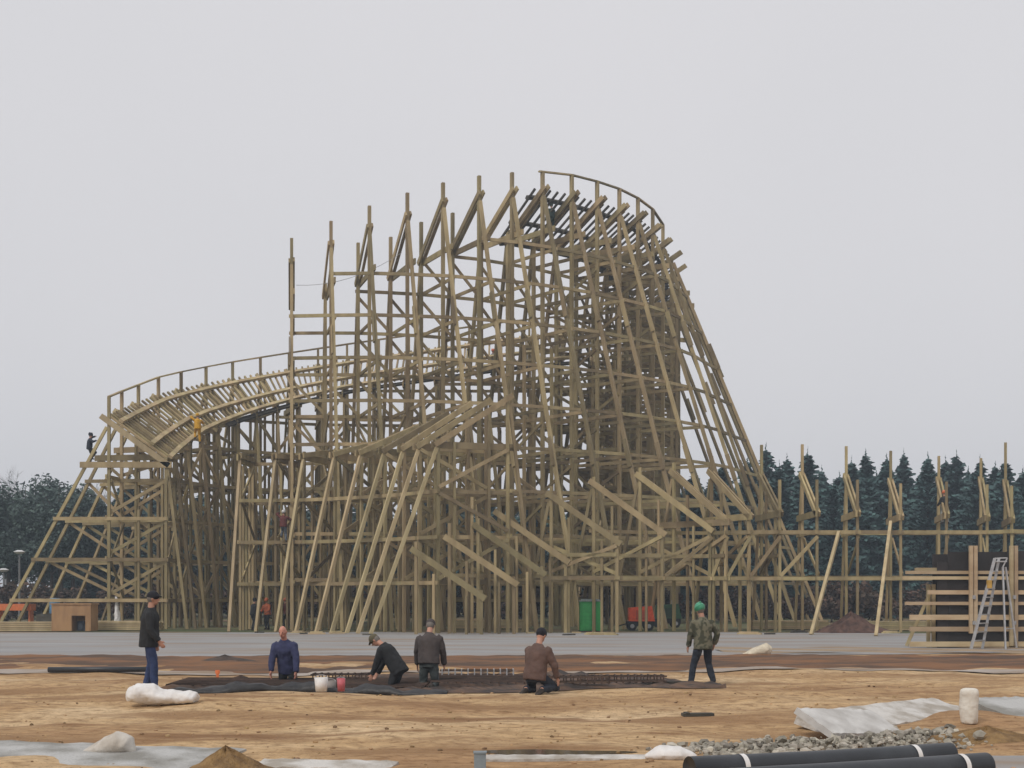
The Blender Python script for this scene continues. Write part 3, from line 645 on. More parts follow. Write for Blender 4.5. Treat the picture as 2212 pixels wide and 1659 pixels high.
for i_, (u, v, a_, b_, h_, t_) in enumerate(((520, 1474, .7, .3, .17, 'left of the bald man in navy'), (720, 1482, .6, .25, .13, 'between the bald man and the bending man'), (1010, 1490, .7, .25, .12, 'in front of the kneeling grey-brown jacket'), (1085, 1474, .5, .3, .16, 'left of the man sitting on his heels'), (1255, 1480, .8, .3, .16, 'right of the man sitting on his heels'), (430, 1484, .6, .2, .10, 'at the left tip of the pit'))):
    HEAPS.append((u, v, a_, b_, h_, t_))
# black foil along the near edge of the pit
mb = MB(); xs = fr(-6.5, -1.2, .12)
for i, x in enumerate(xs):
    y = pitedge(x) - .12
    for j, (dy, z) in enumerate(((0, .015), (.06, .13), (.2, .20), (.42, .17), (.5, .03))):
        zz = hgt(x, y + dy) + z * (.75 + .25 * math.sin(x * 5 + j) + .12 * math.sin(x * 13)) * min(1, .25 + (x + 6.5) * .8, .25 + (-1.2 - x) * .8)
        mb.v.append((x, y + dy, zz))
for i in range(len(xs) - 1):
    for j in range(4): a = i * 5 + j; mb.f.append((a, a + 5, a + 6, a + 1))
o = mb.build('plastic_foil', FOIL, smooth=True); o.modifiers.new('t', 'SOLIDIFY').thickness = .006; tag(o, 'black plastic foil crumpled along the near edge of the muddy pit', 'foil')
def lump(name, loc, pts, rad, m, label, cat, vx=.02, wr=.05, side=(0, 1, 0), ws=.2, group=None):
    e = MB().loft(pts, rad, side, 16); o = fused(e, name, m, None, vx, wr, ws); o.location = loc; tag(o, label, cat, group); return o
lump('white_sack', g2(355, 1527), [(-.56, .02, .08), (-.53, 0, .15), (-.42, 0, .20), (-.22, .02, .20), (-.05, -.02, .14), (.2, .02, .13), (.44, 0, .13), (.52, 0, .12), (.54, 0, .11)], [(.10, .06), (.22, .13), (.25, .18), (.24, .165), (.2, .12), (.22, .115), (.22, .11), (.19, .09), (.12, .05)], WHITEP, 'bulging white sack lying on the sand at the feet of the black-jacketed man', 'sack', .02, .075, ws=.18)
lump('white_sack', at(1636, 1422, 40.5) * V((1, 1, 0)) if False else V((gnd(1636, 1420).x, gnd(1636, 1420).y, .02)), [(-.45, 0, .06), (-.3, 0, .08), (0, 0, .16), (.3, 0, .22), (.42, 0, .2)], [(.05, .04), (.2, .08), (.25, .15), (.22, .2), (.1, .1)], plain('cream_sack', (.66, .58, .44), .8), 'cream sack lying on the asphalt edge right of the camouflage man', 'sack')
lump('white_tarpaulin', g2(245, 1626), [(-.35, 0, .03), (-.15, 0, .08), (.06, 0, .14), (.16, 0, .12), (.24, 0, .03)], [(.06, .04), (.16, .09), (.2, .15), (.18, .12), (.05, .03)], WHITEDIRTY, 'peaked lump of dirty white sheeting on the concrete edge at bottom left', 'sheeting')
lump('white_tarpaulin', g2(1447, 1646), [(-.28, 0, .03), (-.1, 0, .06), (.1, 0, .06), (.28, 0, .02)], [(.06, .03), (.16, .09), (.16, .09), (.05, .03)], WHITEP, 'small heap of white sheeting by the left ends of the black pipes', 'sheeting')
def heap(loc, rx, ry, h, m, name, label, cat, seed):
    rnd = random.Random(seed); ph = [rnd.random() * 6 for _ in range(8)]; mb = MB(); n, q = 48, 18
    for j in range(q + 1):
        f = j / q
        for i in range(n):
            a = 2 * math.pi * i / n; rr = f * (1 + .12 * math.sin(3 * a + ph[0]) + .07 * math.sin(7 * a + ph[1]))
            z = h * (1 - f) ** 1.05 * (1 + .12 * math.sin(5 * a + ph[2] + 6 * f)) + .03 * h * math.sin(13 * a + 19 * f) - .03 * f
            mb.v.append((rx * rr * math.cos(a), ry * rr * math.sin(a), z))
    for j in range(q):
        for i in range(n): mb.f.append((j*n + i, j*n + (i+1) % n, (j+1)*n + (i+1) % n, (j+1)*n + i))
    o = mb.build(name, m, None, loc, True); tag(o, label, cat); return o
heap(V((-2.98, 13.3, .0)), .52, .5, .24, SANDHEAP, 'sand_heap', 'small dark brown heap of sand at the bottom edge, left of the middle', 'heap', 1)
heap(g2(2130, 1592), 1.15, .45, .17, SANDHEAP, 'sand_heap', 'low brown sand heap at the foot of the white stump, right edge', 'heap', 2)
heap(V((gnd(1850, 1368).x, 66.5, 0)), 2.0, 1.2, 1.0, REDSOIL, 'earth_heap', 'dark red earth heap under the right coaster section', 'heap', 3)
heap(V((gnd(470, 1437).x, 35.2, 0.06)), .95, .4, .17, mat('dark_earth', (.085, .062, .05), (.04, .03, .025), .95, 4), 'earth_heap', 'low black earth heap on the rusty soil right of the standing man', 'heap', 4)
MUD = mat('wet_mud', (.13, .075, .045), (.05, .033, .026), .9, 5, bump=.9, bscale=14)
for i_, (u, v, a_, b_, h_, t_) in enumerate(HEAPS): heap(g2(u, v, -.01), a_, b_, h_, MUD, 'mud_heap', 'low ridge of dug brown mud ' + t_, 'heap', 20 + i_)
# black drain pipes in front
def pipe(a, b, r, label, bands):
    e = empty('drain_pipe', a); tag(e, label, 'pipe', None); a, b = V(a), V(b); d = b - a; L_ = d.length; d.normalize(); s = d.cross(UP).normalized(); u = s.cross(d); n = 28
    mb = MB(); rings = [(0, r), (L_ * .25, r), (L_ * .5, r), (L_ * .75, r), (L_, r), (L_, r * .88), (L_ - 1.0, r * .88)]
    for q, rr in rings:
        for k in range(n): t_ = 2 * math.pi * k / n; mb.v.append(tuple(d * q + s * rr * math.cos(t_) + u * rr * math.sin(t_) + UP * (-.012 * math.sin(q / L_ * 3.1))))
    for j in range(len(rings) - 1):
        for k in range(n): mb.f.append((j*n + k, j*n + (k+1) % n, (j+1)*n + (k+1) % n, (j+1)*n + k))
    mb.f.append(tuple(range(n))); mb.f.append(tuple(6 * n + k for k in range(n)))
    mb.build('pipe_wall', PIPE, e, None, True)
    for q in bands:
        mb = MB()
        for j in (0, 1):
            for k in range(n): t_ = 2 * math.pi * k / n; mb.v.append(tuple(d * (q + .055 * j) + s * (r + .004) * math.cos(t_) + u * (r + .004) * math.sin(t_) + UP * (-.012 * math.sin(q / L_ * 3.1))))
        for k in range(n): mb.f.append((k, (k+1) % n, n + (k+1) % n, n + k))
        mb.build('white_band', WHITEP, e, None, True)
pipe((1.72, 12.42, .135), (4.66, 13.62, .135), .13, 'black drain pipe with two white bands, the farther of two at bottom right', (.56, 2.66))
pipe((1.2, 11.3, .135), (4.72, 12.74, .135), .13, 'black drain pipe lying nearest the camera at bottom right', (3.45,))
# concrete edges, slabs, rubble
def slab(loc, sx, sy, sz, rot, m, label, name='concrete_slab', cat='slab', seed=0):
    rnd = random.Random(seed); mb = MB(); nx, ny = 22, 7
    for j in range(ny + 1):
        for i in range(nx + 1): mb.v.append(((i / nx - .5) * sx, (j / ny - .5) * sy + (.05 * min(.35, sy * (1 if seed == 4 else .15)) * (math.sin(i * 1.7 + seed) + .6 * math.sin(i * .6 + 2 * seed)) if j in (0, ny) else 0), sz / 2 + rnd.uniform(-.003, .003) - (.02 * rnd.random() if i in (0, nx) or j in (0, ny) else 0)))
    for j in range(ny + 1):
        for i in range(nx + 1): x, y, z = mb.v[j * (nx + 1) + i]; mb.v.append((x * 1.01, y * 1.04, -sz / 2))
    W = nx + 1; o_ = W * (ny + 1)
    for j in range(ny):
        for i in range(nx): a = j * W + i; mb.f += [(a, a+1, a+W+1, a+W), (o_+a+W, o_+a+W+1, o_+a+1, o_+a)]
    for i in range(nx): a = i; mb.f.append((o_+a, o_+a+1, a+1, a)); a = ny * W + i; mb.f.append((a, a+1, o_+a+1, o_+a))
    for j in range(ny): a = j * W; mb.f.append((a, a+W, o_+a+W, o_+a)); a = j * W + nx; mb.f.append((o_+a, o_+a+W, a+W, a))
    o = mb.build(name, m, None, loc); o.rotation_euler = rot; tag(o, label, cat); return o
PALECON = mat('pale_concrete', (.60, .575, .54), (.36, .32, .27), .9, 2.6, bump=.5, bscale=18, detail=12, lo=.38, hi=.58)
slab(V((5.6, 18.85, .04)), 3.8, .8, .18, (H_(14), 0, math.atan2(3.6, 3.7)), PALECON, 'long pale concrete slab tilted along the sand, left of the white stump', seed=1)
slab(V((4.6, 17.35, .10)), 1.5, .7, .10, (H_(24), H_(4), .62), mat('white_concrete', (.60, .585, .56), (.42, .40, .375), .85, 3, bump=.3), 'whitest broken concrete plate lying on the rubble', seed=2)
slab(V((8.0, 19.6, .05)), 1.5, 1.6, .16, (H_(8), 0, .2), CONCRETE, 'grey concrete slab at the right edge behind the white stump', seed=3)
slab(V((-5.75, 14.55, -.045)), 5.0, 1.9, .14, (H_(2.5), H_(1), -.12), CONCRETE, 'long grey concrete strip along the bottom left corner', seed=4)
slab(V((-2.0, 13.75, -.02)), 1.5, .45, .1, (H_(4), 0, -.12), PALECON, 'pale broken concrete edge right of the dark sand heap', seed=5)
slab(V((.55, 14.2, .01)), 1.9, .22, .08, (H_(4), 0, .03), PALECON, 'narrow pale concrete edge beside the brown puddle', seed=6)
rnd = random.Random(5); mb = MB()
for i in range(1700):
    f = rnd.random(); x = 2.2 + 3.6 * f + rnd.gauss(0, .3); y = 15.0 + 1.9 * f + rnd.gauss(0, .36); hz = max(0, .16 - .35 * abs((y - 15.0 - 1.9 * f))) * min(1, f * 3, (1.1 - f) * 3)
    s = rnd.choice((.010, .013, .016, .02, .02, .025, .03, .035, .045, .065)); n0 = len(mb.v)
    mb.ball((x, y, hgt(x, y) + hz * rnd.random() + s * .4), s * rnd.uniform(.8, 1.4), s, s * rnd.uniform(.5, .9), Matrix.Rotation(rnd.random() * 6, 3, 'Z') @ Matrix.Rotation(rnd.random(), 3, 'X'), 6)
    for q in range(n0, len(mb.v)): mb.v[q] = tuple(c + rnd.uniform(-.18, .18) * s for c in mb.v[q])
o = mb.build('rubble', mat('rubble_stone', (.42, .385, .32), (.22, .20, .165), .95, 3, island=.4, bump=.3)); tag(o, kind='stuff', label='grey rubble piled along the slab edge')
rnd = random.Random(9); mb = MB()
for i in range(900):
    x = rnd.uniform(-9, 9); y = 12.6 + 18 * rnd.random() ** 1.5; s = rnd.choice((.01, .012, .015, .018, .02, .03)); n0 = len(mb.v)
    if abs(x) > .42 * y: continue
    mb.ball((x, y, hgt(x, y) + s * .25), s * 1.3, s, s * .7, Matrix.Rotation(rnd.random() * 6, 3, 'Z'), 6)
    for q in range(n0, len(mb.v)): mb.v[q] = tuple(c + rnd.uniform(-.2, .2) * s for c in mb.v[q])
tag(mb.build('gravel', mat('clods', (.38, .25, .13), (.25, .15, .07), .95, 3, island=.5)), kind='stuff', label='small clods and pebbles strewn over the sand')
lump('plastic_stump', g2(2094, 1566), [(.0, 0, 0), (.0, 0, .05), (-.01, 0, .25), (.0, 0, .44), (.0, 0, .485), (0, 0, .5)], [.105, .12, .13, .135, .12, .08], mat('stump_white', (.72, .68, .60), (.58, .52, .44), .8, 5, bump=.4), 'upright rounded white stump standing in the rubble at right', 'stump', .015, .02)
k = MB(); k.box(-.06, .06, -.06, .06, -.1, .215); k.box(-.068, .068, -.068, .068, .2152, .23); tag(k.build('marker_post', plain('grey_plastic', (.25, .29, .31), .6), None, V((( 1037 - CX) / F * 13.1, 13.1, 0))), 'short grey square post at the bottom edge, mid picture', 'post')
WATER = mat('muddy_water', (.075, .055, .035), (.05, .036, .024), .1, 2)
mb = MB(); g = V((.42, 14.85)); n = 40; mb.v.append((g.x, g.y, .006))
for i in range(n): a = 6.2832 * i / n; q = 1 + .18 * math.sin(3 * a + 1) + .1 * math.sin(5 * a); mb.v.append((g.x + .85 * q * math.cos(a), g.y + .33 * q * math.sin(a), .006))
for i in range(n): mb.f.append((0, 1 + i, 1 + (i+1) % n))
tag(mb.build('puddle', WATER), kind='structure')
# small things about the pit
def bucket(loc, m, label, r=.13, h=.26):
    e = empty('bucket', loc); tag(e, label, 'bucket'); mb = MB(); n = 20
    for q, rr in ((0, r * .82), (h, r), (h, r * .93), (.02, r * .75)):
        for k in range(n): a = 6.2832 * k / n; mb.v.append((rr * math.cos(a), rr * math.sin(a), q))
    for j in range(3):
        for k in range(n): mb.f.append((j*n + k, j*n + (k+1) % n, (j+1)*n + (k+1) % n, (j+1)*n + k))
    mb.f.append(tuple(range(n))[::-1]); mb.f.append(tuple(3*n + k for k in range(n)))
    mb.build('bucket_body', m, e, None, True); k = MB(); pts = [V((r * math.cos(a), -.02, h + r * .55 * math.sin(a) - .02)) for a in [math.pi * i / 10 for i in range(11)]]; k.poly(pts, .012, .012, (0, 1, 0)); k.build('handle', GALV, e)
bucket(g2(694, 1500, .03), WHITEP, 'white bucket standing at the near edge of the muddy pit')
bucket(g2(737, 1502, .03), PINKP, 'pinkish red bucket right of the white bucket', .08, .24)
bucket(g2(714, 1496, .03), plain('grey_bucket', (.3, .27, .25)), 'grey bucket between the white and the red bucket', .11, .22)
k = MB(); k.box(-.03, .03, -.02, .02, -.05, .24); k.box(-.05, .05, -.012, .012, .16, .2402); tag(k.build('survey_stake', ORANGEP, None, g2(470, 1464)), 'orange survey stake stuck in the sand', 'stake')
k = MB(); k.loft([(-1.3, 0, .07), (1.1, .1, .07)], [.065, .065], (0, 1, 0), 14); tag(k.build('drain_pipe', PIPE, None, g2(222, 1455), True), 'thin black pipe lying on the sand left of the standing man', 'pipe')
k = MB(); k.box(-.24, .24, -.09, .09, 0, .045).box(-.2, -.14, -.1, .1, .045, .06); o = k.build('wood_offcut', TIMBER_DARK, None, g2(1507, 1545)); o.rotation_euler = (0, 0, .08); tag(o, 'dark flat wood offcut lying alone on the sand below the camouflage man', 'offcut')
k = MB(); k.box(-.6, .6, -.08, .08, 0, .05).box(-.2, .5, -.05, .1, .0505, .09); o = k.build('wood_offcut', TIMBER_DARK, None, g2(1430, 1479, .02)); o.rotation_euler = (0, 0, .12); tag(o, 'dark boards at the left foot of the camouflage man', 'offcut')
k = MB()
for z in range(5):
    for j in range(6): k.beam((-2.2 + .1 * (j % 3), j * .2 - .5, .08 + z * .1), (2.2 + .12 * ((j + z) % 2), j * .2 - .5, .08 + z * .1), .18, .085)
def stack(u, v, rz, label, nm='timber_stack'):
    o = bpy.data.objects.new(nm, STK); COL.objects.link(o); g = gnd(u, v); o.location = (g.x, g.y, 0); o.rotation_euler = (0, 0, rz); tag(o, label, 'timber stack', 'timber stacks under the coaster')
STK = k.mesh('timber_stack'); STK.materials.append(TIMBER_NEW)
stack(60, 1364, .1, 'stack of boards lying at the left edge of the coaster'); stack(262, 1362, -.2, 'stack of boards lying between the wooden crate and the standing man')
stack(1700, 1360, .15, 'stack of boards lying under the coaster right of the camouflage man'); stack(1960, 1362, -.1, 'stack of boards lying left of the plywood formwork'); stack(1060, 1358, .2, 'stack of boards lying under the middle of the coaster')
# crate left, green cabin, red machine, green machine
g = gnd(162, 1364); e = empty('wooden_crate', (g.x, g.y, 0)); tag(e, 'orange-brown plywood crate with a dark opening under the left rakers', 'crate')
CR = mat('plywood', (.42, .245, .115), (.32, .18, .085), .8, 3, (1, 1, .3))
k = MB(); k.box(-1.05, .02, -.6, .6, .04, 1.45).box(.02, .75, -.6, .6, .86, 1.45).box(.75, 1.05, -.6, .6, .04, 1.45).box(.02, .75, .3, .6, .04, .86); k.build('panel', CR, e)
k = MB(); k.box(-1.1, 1.1, -.65, .65, 1.451, 1.52); k.build('lid', CR, e); k = MB(); k.box(.2, .6, -.2, .1, .04, .55).box(.25, .5, -.25, -.2, .1, .45); k.build('contents', plain('dark_bag', (.05, .06, .08)), e)
g = gnd(1274, 1364); e = empty('site_toilet', (g.x, g.y, 0)); tag(e, 'bright green portable cabin standing under the coaster', 'cabin')
k = MB(); k.box(-.55, .55, -.5, .5, .05, 1.62); k.build('cabin_wall', GREENP, e); k = MB(); k.box(-.42, .3, -.54, -.502, .12, 1.5); k.build('door', plain('green_door', (.05, .42, .10), .5), e)
k = MB(); k.box(-.6, .6, -.55, .55, 1.621, 1.66).box(-.5, .5, -.45, .45, 1.66, 1.75); k.build('roof', plain('grey_roof', (.3, .34, .33)), e); k = MB(); k.box(-.58, .58, -.54, .54, 0, .049); k.build('skid', RUBBER, e); k = MB(); k.box(.2, .26, -.57, -.541, .7, .85); k.build('handle', GALV, e)
def machine(u, v, m, label, sc, name):
    g = gnd(u, v); e = empty(name, (g.x, g.y, 0)); e.scale = (sc,) * 3; tag(e, label, 'machine')
    k = MB(); k.box8([(-.75, -.5, .62), (.95, -.5, .62), (.95, .5, .62), (-.75, .5, .62), (-.75, -.5, 1.5), (.75, -.5, 1.62), (.75, .5, 1.62), (-.75, .5, 1.5)]); k.build('hood', m, e)
    k = MB(); k.box(-.9, .9, -.42, .42, .3, .615); k.build('chassis', RUBBER, e)
    for x in (-.55, .55):
        for y in (-.52, .52):
            k = MB(); k.loft([(x, y - .1, .3), (x, y + .1, .3)], [.3, .3], (1, 0, 0), 20); wv = k.build('wheel', RUBBER, e, None, False); k = MB(); k.loft([(x, y - .12, .3), (x, y + .12, .3)], [.14, .14], (1, 0, 0), 14); k.build('rim', GALV, wv)
    k = MB(); k.beam((-.7, 0, .5), (-1.6, 0, .25), .08, .08); k.build('drawbar', RUBBER, e); k = MB(); k.box(-.3, .4, -.54, -.502, .75, 1.35); k.build('grille', plain('grille' + name, (.5, .08, .03) if m is REDP else (.03, .06, .04)), e)
    k = MB(); k.loft([(.4, .2, 1.5), (.4, .2, 1.85)], [.05, .05], (1, 0, 0), 12); k.build('exhaust', GALV, e)
machine(1382, 1362, REDP, 'red wheeled site compressor standing under the coaster', .84, 'site_compressor'); machine(1440, 1356, GREENM, 'dark green site generator beside the red compressor', .9, 'site_generator')
bk = gnd(98, 1360); k = MB(); k.loft([(0, 0, 0), (0, 0, .04), (0, 0, .85), (0, 0, .9)], [.27, .29, .29, .26], (1, 0, 0), 18); tag(k.build('barrel', BLUEP, None, V((bk.x, bk.y + 1.5, .9))), 'blue plastic barrel raised on boards behind the wooden crate', 'barrel')
k = MB(); 
for z in range(4): k.box(-.9, .9, -.5, .5, z * .22, z * .22 + .215)
tag(k.build('board_pile', TIMBER_DARK, None, V((bk.x, bk.y + 1.5, 0))), 'dark pile of boards under the blue barrel', 'timber stack')
g = gnd(241, 1360); lump('white_tarpaulin', (g.x, g.y + 1, 0), [(0, 0, 0), (.05, 0, .5), (0, 0, 1.3), (-.05, 0, 1.9)], [(.25, .2), (.3, .2), (.2, .12), (.1, .06)], WHITEP, 'white sheeting hung on the lowest ledger of the left turn', 'sheeting', .04, .1)
g = gnd(10, 1358); k = MB(); k.box(-1.2, .95, -.4, .4, 1.05, 1.45).box(-1.1, -1.0, -.3, .3, 0, 1.05).box(.75, .85, -.3, .3, 0, 1.05); tag(k.build('barrier', ORANGEP, None, V((g.x, g.y + 2, 0))), 'orange barrier standing at the far left edge', 'barrier')
rnd = random.Random(77)
for i in range(16):
    u = rnd.uniform(520, 1950); Y = rnd.uniform(61.5, 66.2); L_ = rnd.uniform(.3, 1.3); k = MB(); k.box(-L_ / 2, L_ / 2, -.09, .09, 0, .07)
    if L_ > .7: k.box(-L_ / 2 + .1, L_ / 2 - .15, -.07, .10, .0702, .13)
    o = k.build('wood_offcut', TIMBER_NEW if i % 3 else TIMBER_DARK, None, ((u - CX) / F * Y, Y, .012)); o.rotation_euler = (0, 0, rnd.uniform(-.6, .6)); tag(o, 'short board dropped on the asphalt along the foot of the coaster', 'offcut', 'board offcuts at the foot of the coaster')
k = MB(); a_, b_ = at(640, 616, 75.0), at(868, 546, 76.0); k.poly([a_.lerp(b_, q / 10) - UP * .55 * (1 - (q / 5 - 1) ** 2) for q in range(11)], .022, .022); tag(k.build('cable', GALV), 'thin slack cable strung between the first and fourth tall posts', 'cable')
# yard lamps
def lamp(u, v, Y, label):
    top = at(u, v, Y); e = empty('yard_lamp', (top.x, Y, 0)); tag(e, label, 'lamp'); k = MB(); k.loft([(0, 0, 0), (0, 0, top.z - .1)], [.09, .06], (1, 0, 0), 10); k.build('pole', plain('lamp_pole', (.2, .2, .2)), e)
    k = MB(); k.loft([(0, 0, top.z - .15), (0, 0, top.z), (0, 0, top.z + .12)], [.2, .42, .15], (1, 0, 0), 16); k.build('lamp_shade', WHITEH, e)
lamp(42, 1192, 92, 'white-headed yard lamp left of the coaster, the taller of two'); lamp(8, 1231, 98, 'white-headed yard lamp at the far left edge, the lower of two')

# ---------------------------------------------------------------- trees
def spruce_mesh(seed, h=15.0):
    r = random.Random(seed); mb = MB(); z = 1.0; cap = r.uniform(2.6, 3.5); sl_ = r.uniform(.40, .60)
    while z < h - .1:
        rad = min(cap * (1 - .25 * (z / h)), sl_ * (h - z) + .1); rad *= r.uniform(.7, 1.15)
        for k in range(7):
            a = r.random() * 6.2832; L_ = rad * r.choice((.5, .7, .85, 1.0, 1.0, 1.3)) * r.uniform(.85, 1.1); d = V((math.cos(a), math.sin(a), 0)); s_ = V((-d.y, d.x, 0))
            m = max(1, int(L_ / .38)); dro = r.uniform(.05, .35)
            for q in range(m):
                if m > 3 and q == 0: continue
                b = d * (L_ * q / m) + UP * (z - dro * L_ * (q / m) ** 1.5 + r.uniform(-.1, .1)); ln = L_ / m * 1.5; wd = (.14 + .2 * (1 - q / m)) * r.uniform(.7, 1.3)
                for sg in (-1, 1):
                    n0 = len(mb.v); tip = b + d * ln * .75 + s_ * sg * wd * 1.2 + UP * r.uniform(-.3, .02)
                    mb.v += [tuple(b + UP * .05), tuple(b + d * ln * .7 + UP * r.uniform(-.08, .14)), tuple(tip), tuple(b + s_ * sg * wd * .9 - UP * r.uniform(.08, .3))]; mb.f.append((n0, n0+1, n0+2, n0+3))
        z += .17
    for k in range(14):
        zz = h - .6 + .08 * k; a = r.random() * 6.28; n0 = len(mb.v); q = max(.03, .3 * (h + .5 - zz))
        mb.v += [(0, 0, zz), (q * .5 * math.cos(a), q * .5 * math.sin(a), zz + .05), (q * math.cos(a + .3), q * math.sin(a + .3), zz + .16), (0, 0, zz + .22)]; mb.f.append((n0, n0+1, n0+2, n0+3))
    return mb.mesh('crown')
def trunk_mesh(h, r): return MB().loft([(0, 0, 0), (0, 0, h * .5), (0, 0, h)], [r, r * .6, r * .1], (1, 0, 0), 8).mesh('trunk')
SP = [spruce_mesh(s) for s in range(5)]; ST_ = trunk_mesh(14.5, .2)
for m_ in SP: m_.materials.append(SPRUCE)
ST_.materials.append(BARK)
def leafy(seed, rx, rz, zc, n, lobes, m, sz, bare=False):
    r = random.Random(seed); mb = MB(); L_ = []
    for k in range(lobes):
        a = r.random() * 6.28; q = r.random() ** .6; L_.append((V((rx * .75 * q * math.cos(a), rx * .75 * q * math.sin(a), zc + rz * .8 * r.uniform(-1, 1) * (1 - .4 * q))), rx * r.uniform(.3, .5)))
    for i in range(n):
        c, q = r.choice(L_); p = c + V((r.gauss(0, 1), r.gauss(0, 1), r.gauss(0, 1) * .8)).normalized() * q * r.random() ** .35
        a = V((r.uniform(-1, 1), r.uniform(-1, 1), r.uniform(-.6, .6))).normalized() * sz * r.uniform(.6, 1.4); b = a.cross(V((r.uniform(-1, 1), r.uniform(-1, 1), r.uniform(-1, 1)))).normalized() * sz * r.uniform(.5, 1)
        n0 = len(mb.v); mb.v += [tuple(p - a), tuple(p + b * .8), tuple(p + a), tuple(p - b * .7)]; mb.f.append((n0, n0+1, n0+2, n0+3))
    me = mb.mesh('crown'); me.materials.append(m); return me
def limbs(h, r, rx, zc, seed, m=BARK, n=9):
    q = random.Random(seed); mb = MB(); mb.loft([(0, 0, 0), (.1, 0, h * .4), (-.05, .1, h * .75), (0, 0, h)], [r, r * .7, r * .4, r * .08], (1, 0, 0), 8)
    for k in range(n):
        z = h * q.uniform(.3, .85); a = q.random() * 6.28; L_ = rx * q.uniform(.6, 1) * (1.1 - z / h * .6); d = V((math.cos(a), math.sin(a), .7))
        mb.loft([(0, 0, z), V((0, 0, z)) + d * L_ * .5, V((0, 0, z)) + d * L_ + UP * .4], [r * .3, r * .18, r * .04], (1, 0, .3), 6)
    me = mb.mesh('trunk'); me.materials.append(m); return me
def bare_mesh(seed, h=11):
    q = random.Random(seed); mb = MB()
    def grow(p, d, L_, r, lv):
        e = p + d * L_; mb.loft([p, p.lerp(e, .5) + V((q.gauss(0, .05), q.gauss(0, .05), 0)) * L_, e], [r, r * .8, r * .55], (1, 0, .2), 4)
        if lv == 0: return
        for k in range(3 if lv > 1 else 4):
            nd = (d + V((q.gauss(0, .5), q.gauss(0, .5), q.gauss(.1, .3)))).normalized(); grow(p.lerp(e, q.uniform(.5, 1)), nd, L_ * q.uniform(.55, .75), r * .5, lv - 1)
    for k in range(5): a = k * 1.26 + q.random(); grow(V((0, 0, h * .28 + k * .3)), V((.6 * math.cos(a), .6 * math.sin(a), 1)).normalized(), h * .27, .09, 4)
    me = mb.mesh('crown'); me.materials.append(TWIG); return me
def tree(name, crown, trunk, x, y, sx, sz, rz, label, group):
    e = empty(name, (x, y, 0), rz); e.scale = (sx, sx, sz); tag(e, label, 'tree', group)
    for n_, m_ in (('trunk', trunk), ('crown', crown)):
        o = bpy.data.objects.new(n_, m_); COL.objects.link(o); o.parent = e
rnd = random.Random(21)
tops = [(1500, 1015), (1560, 1000), (1615, 990), (1655, 962), (1683, 1000), (1700, 985), (1745, 972), (1775, 1010), (1800, 1040), (1840, 990), (1870, 975), (1893, 1020), (1915, 985), (1952, 975), (1985, 1030), (2004, 982), (2042, 990), (2066, 978), (2092, 1012), (2117, 988), (2150, 1000), (2172, 990), (2210, 1012), (2240, 985)]
for u, v in tops:                                                   # the spruces whose tops stand against the sky at right
    Y = rnd.uniform(112, 124); h = zat(v, Y); s = h / 15.3
    tree('spruce_tree', rnd.choice(SP), ST_, (u - CX) / F * Y, Y, s * rnd.uniform(.85, 1.05), s, rnd.random() * 6, 'dark spruce in the row whose tips stand against the sky at right', 'spruces right of the coaster')
for i in range(30):
    Y = rnd.uniform(128, 140); u = 1420 + i * 30 + rnd.uniform(-12, 12); h = zat(1030 + rnd.uniform(-15, 25), Y); s = h / 15.3
    tree('spruce_tree', rnd.choice(SP), ST_, (u - CX) / F * Y, Y, s * 1.25, s, rnd.random() * 6, 'lower spruce filling the gaps behind the front row at right', 'spruces in the second row at right')
LC = [leafy(31 + k, 3.4, 4.2, 6.6, 7000, 17, PINEG, .17) for k in range(3)]; LT = [limbs(10, .22, 3, 6, 41 + k) for k in range(2)]
for i in range(44):
    u = 130 + i * 30 + rnd.uniform(-14, 14); Y = rnd.uniform(112, 132); h = zat((1046 if u < 420 else 1062) + rnd.uniform(-22, 30), Y)
    if i % 3: s = h / 15.3; tree('spruce_tree', rnd.choice(SP), ST_, (u - CX) / F * Y, Y, s * 1.2, s, rnd.random() * 6, 'dark spruce seen only through the timbers of the coaster', 'trees behind the coaster')
    else: s = h / 11.2; tree('pine_tree', rnd.choice(LC), rnd.choice(LT), (u - CX) / F * Y, Y, s, s, rnd.random() * 6, 'bushy pine seen only through the timbers of the coaster', 'trees behind the coaster')
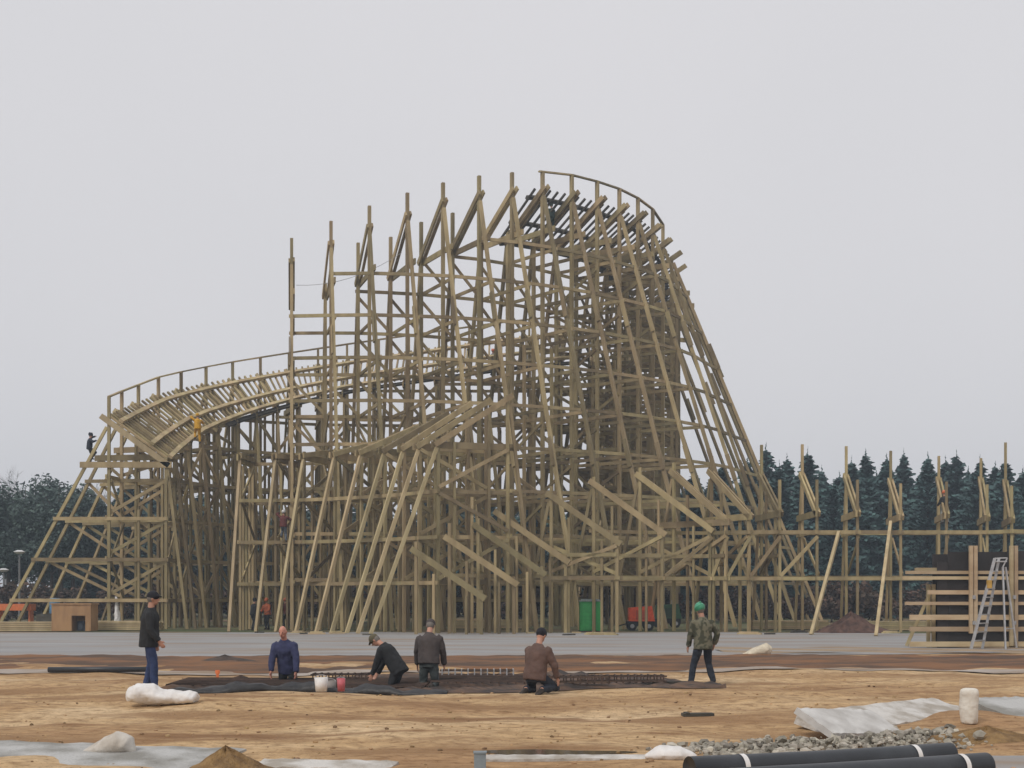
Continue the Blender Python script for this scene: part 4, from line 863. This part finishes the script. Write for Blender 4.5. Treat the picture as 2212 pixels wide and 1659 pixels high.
for i, (u, v) in enumerate(((-20, 1020), (18, 1030), (55, 1020), (92, 1008), (128, 1016), (158, 1030), (185, 1040), (30, 1070), (110, 1065))):
    Y = 105 + 3 * (i % 4); s = zat(v, Y) / 11.2
    tree('pine_tree', LC[i % 3], LT[i % 2], (u - CX) / F * Y, Y, s * .95, s, i * 1.7, 'dark bushy pine in the clump left of the coaster', 'pines left of the coaster')
BM = [bare_mesh(3), bare_mesh(8)]; BT = trunk_mesh(5.2, .2); BT.materials.append(TWIG)
for i, (u, v) in enumerate(((-30, 985), (12, 980), (48, 1000), (95, 992), (140, 1003), (175, 1010))):
    Y = 240 + 12 * (i % 3); s = zat(v, Y) / 11.0
    tree('bare_tree', BM[i % 2], BT, (u - CX) / F * Y, Y, s, s, i * 2.1, 'leafless grey tree rising behind the pines at far left', 'bare trees at far left')
SH = [leafy(61 + k, 1.7, 1.2, 1.35, 900, 9, SHRUB, .17) for k in range(3)]; SHT = limbs(1.9, .06, 1.1, 1, 77, BARK, 7)
for i in range(44):
    u = -20 + i * 53 + rnd.uniform(-20, 20); Y = rnd.uniform(92, 102); s = rnd.uniform(.85, 1.3)
    e = empty('shrub', ((u - CX) / F * Y, Y, 0), rnd.random() * 6); e.scale = (s, s, s); tag(e, 'rust-brown shrub in the hedge behind the coaster', 'shrub', 'shrubs behind the coaster')
    for n_, m_ in (('stem', SHT), ('foliage', SH[i % 3])): o = bpy.data.objects.new(n_, m_); COL.objects.link(o); o.parent = e

# ---------------------------------------------------------------- the air
hz = MB(); hz.box(-505, 505, -65, 640, -1.5, 31)
hm = bpy.data.materials.new('air'); hm.use_nodes = True; ht = hm.node_tree; ht.nodes.clear()
pv = ht.nodes.new('ShaderNodeVolumePrincipled'); pv.inputs['Color'].default_value = (.74, .86, .98, 1); pv.inputs['Density'].default_value = .00120; pv.inputs['Anisotropy'].default_value = .2
ho = ht.nodes.new('ShaderNodeOutputMaterial'); ht.links.new(pv.outputs[0], ho.inputs['Volume'])
o = hz.build('haze', hm); tag(o, kind='stuff')
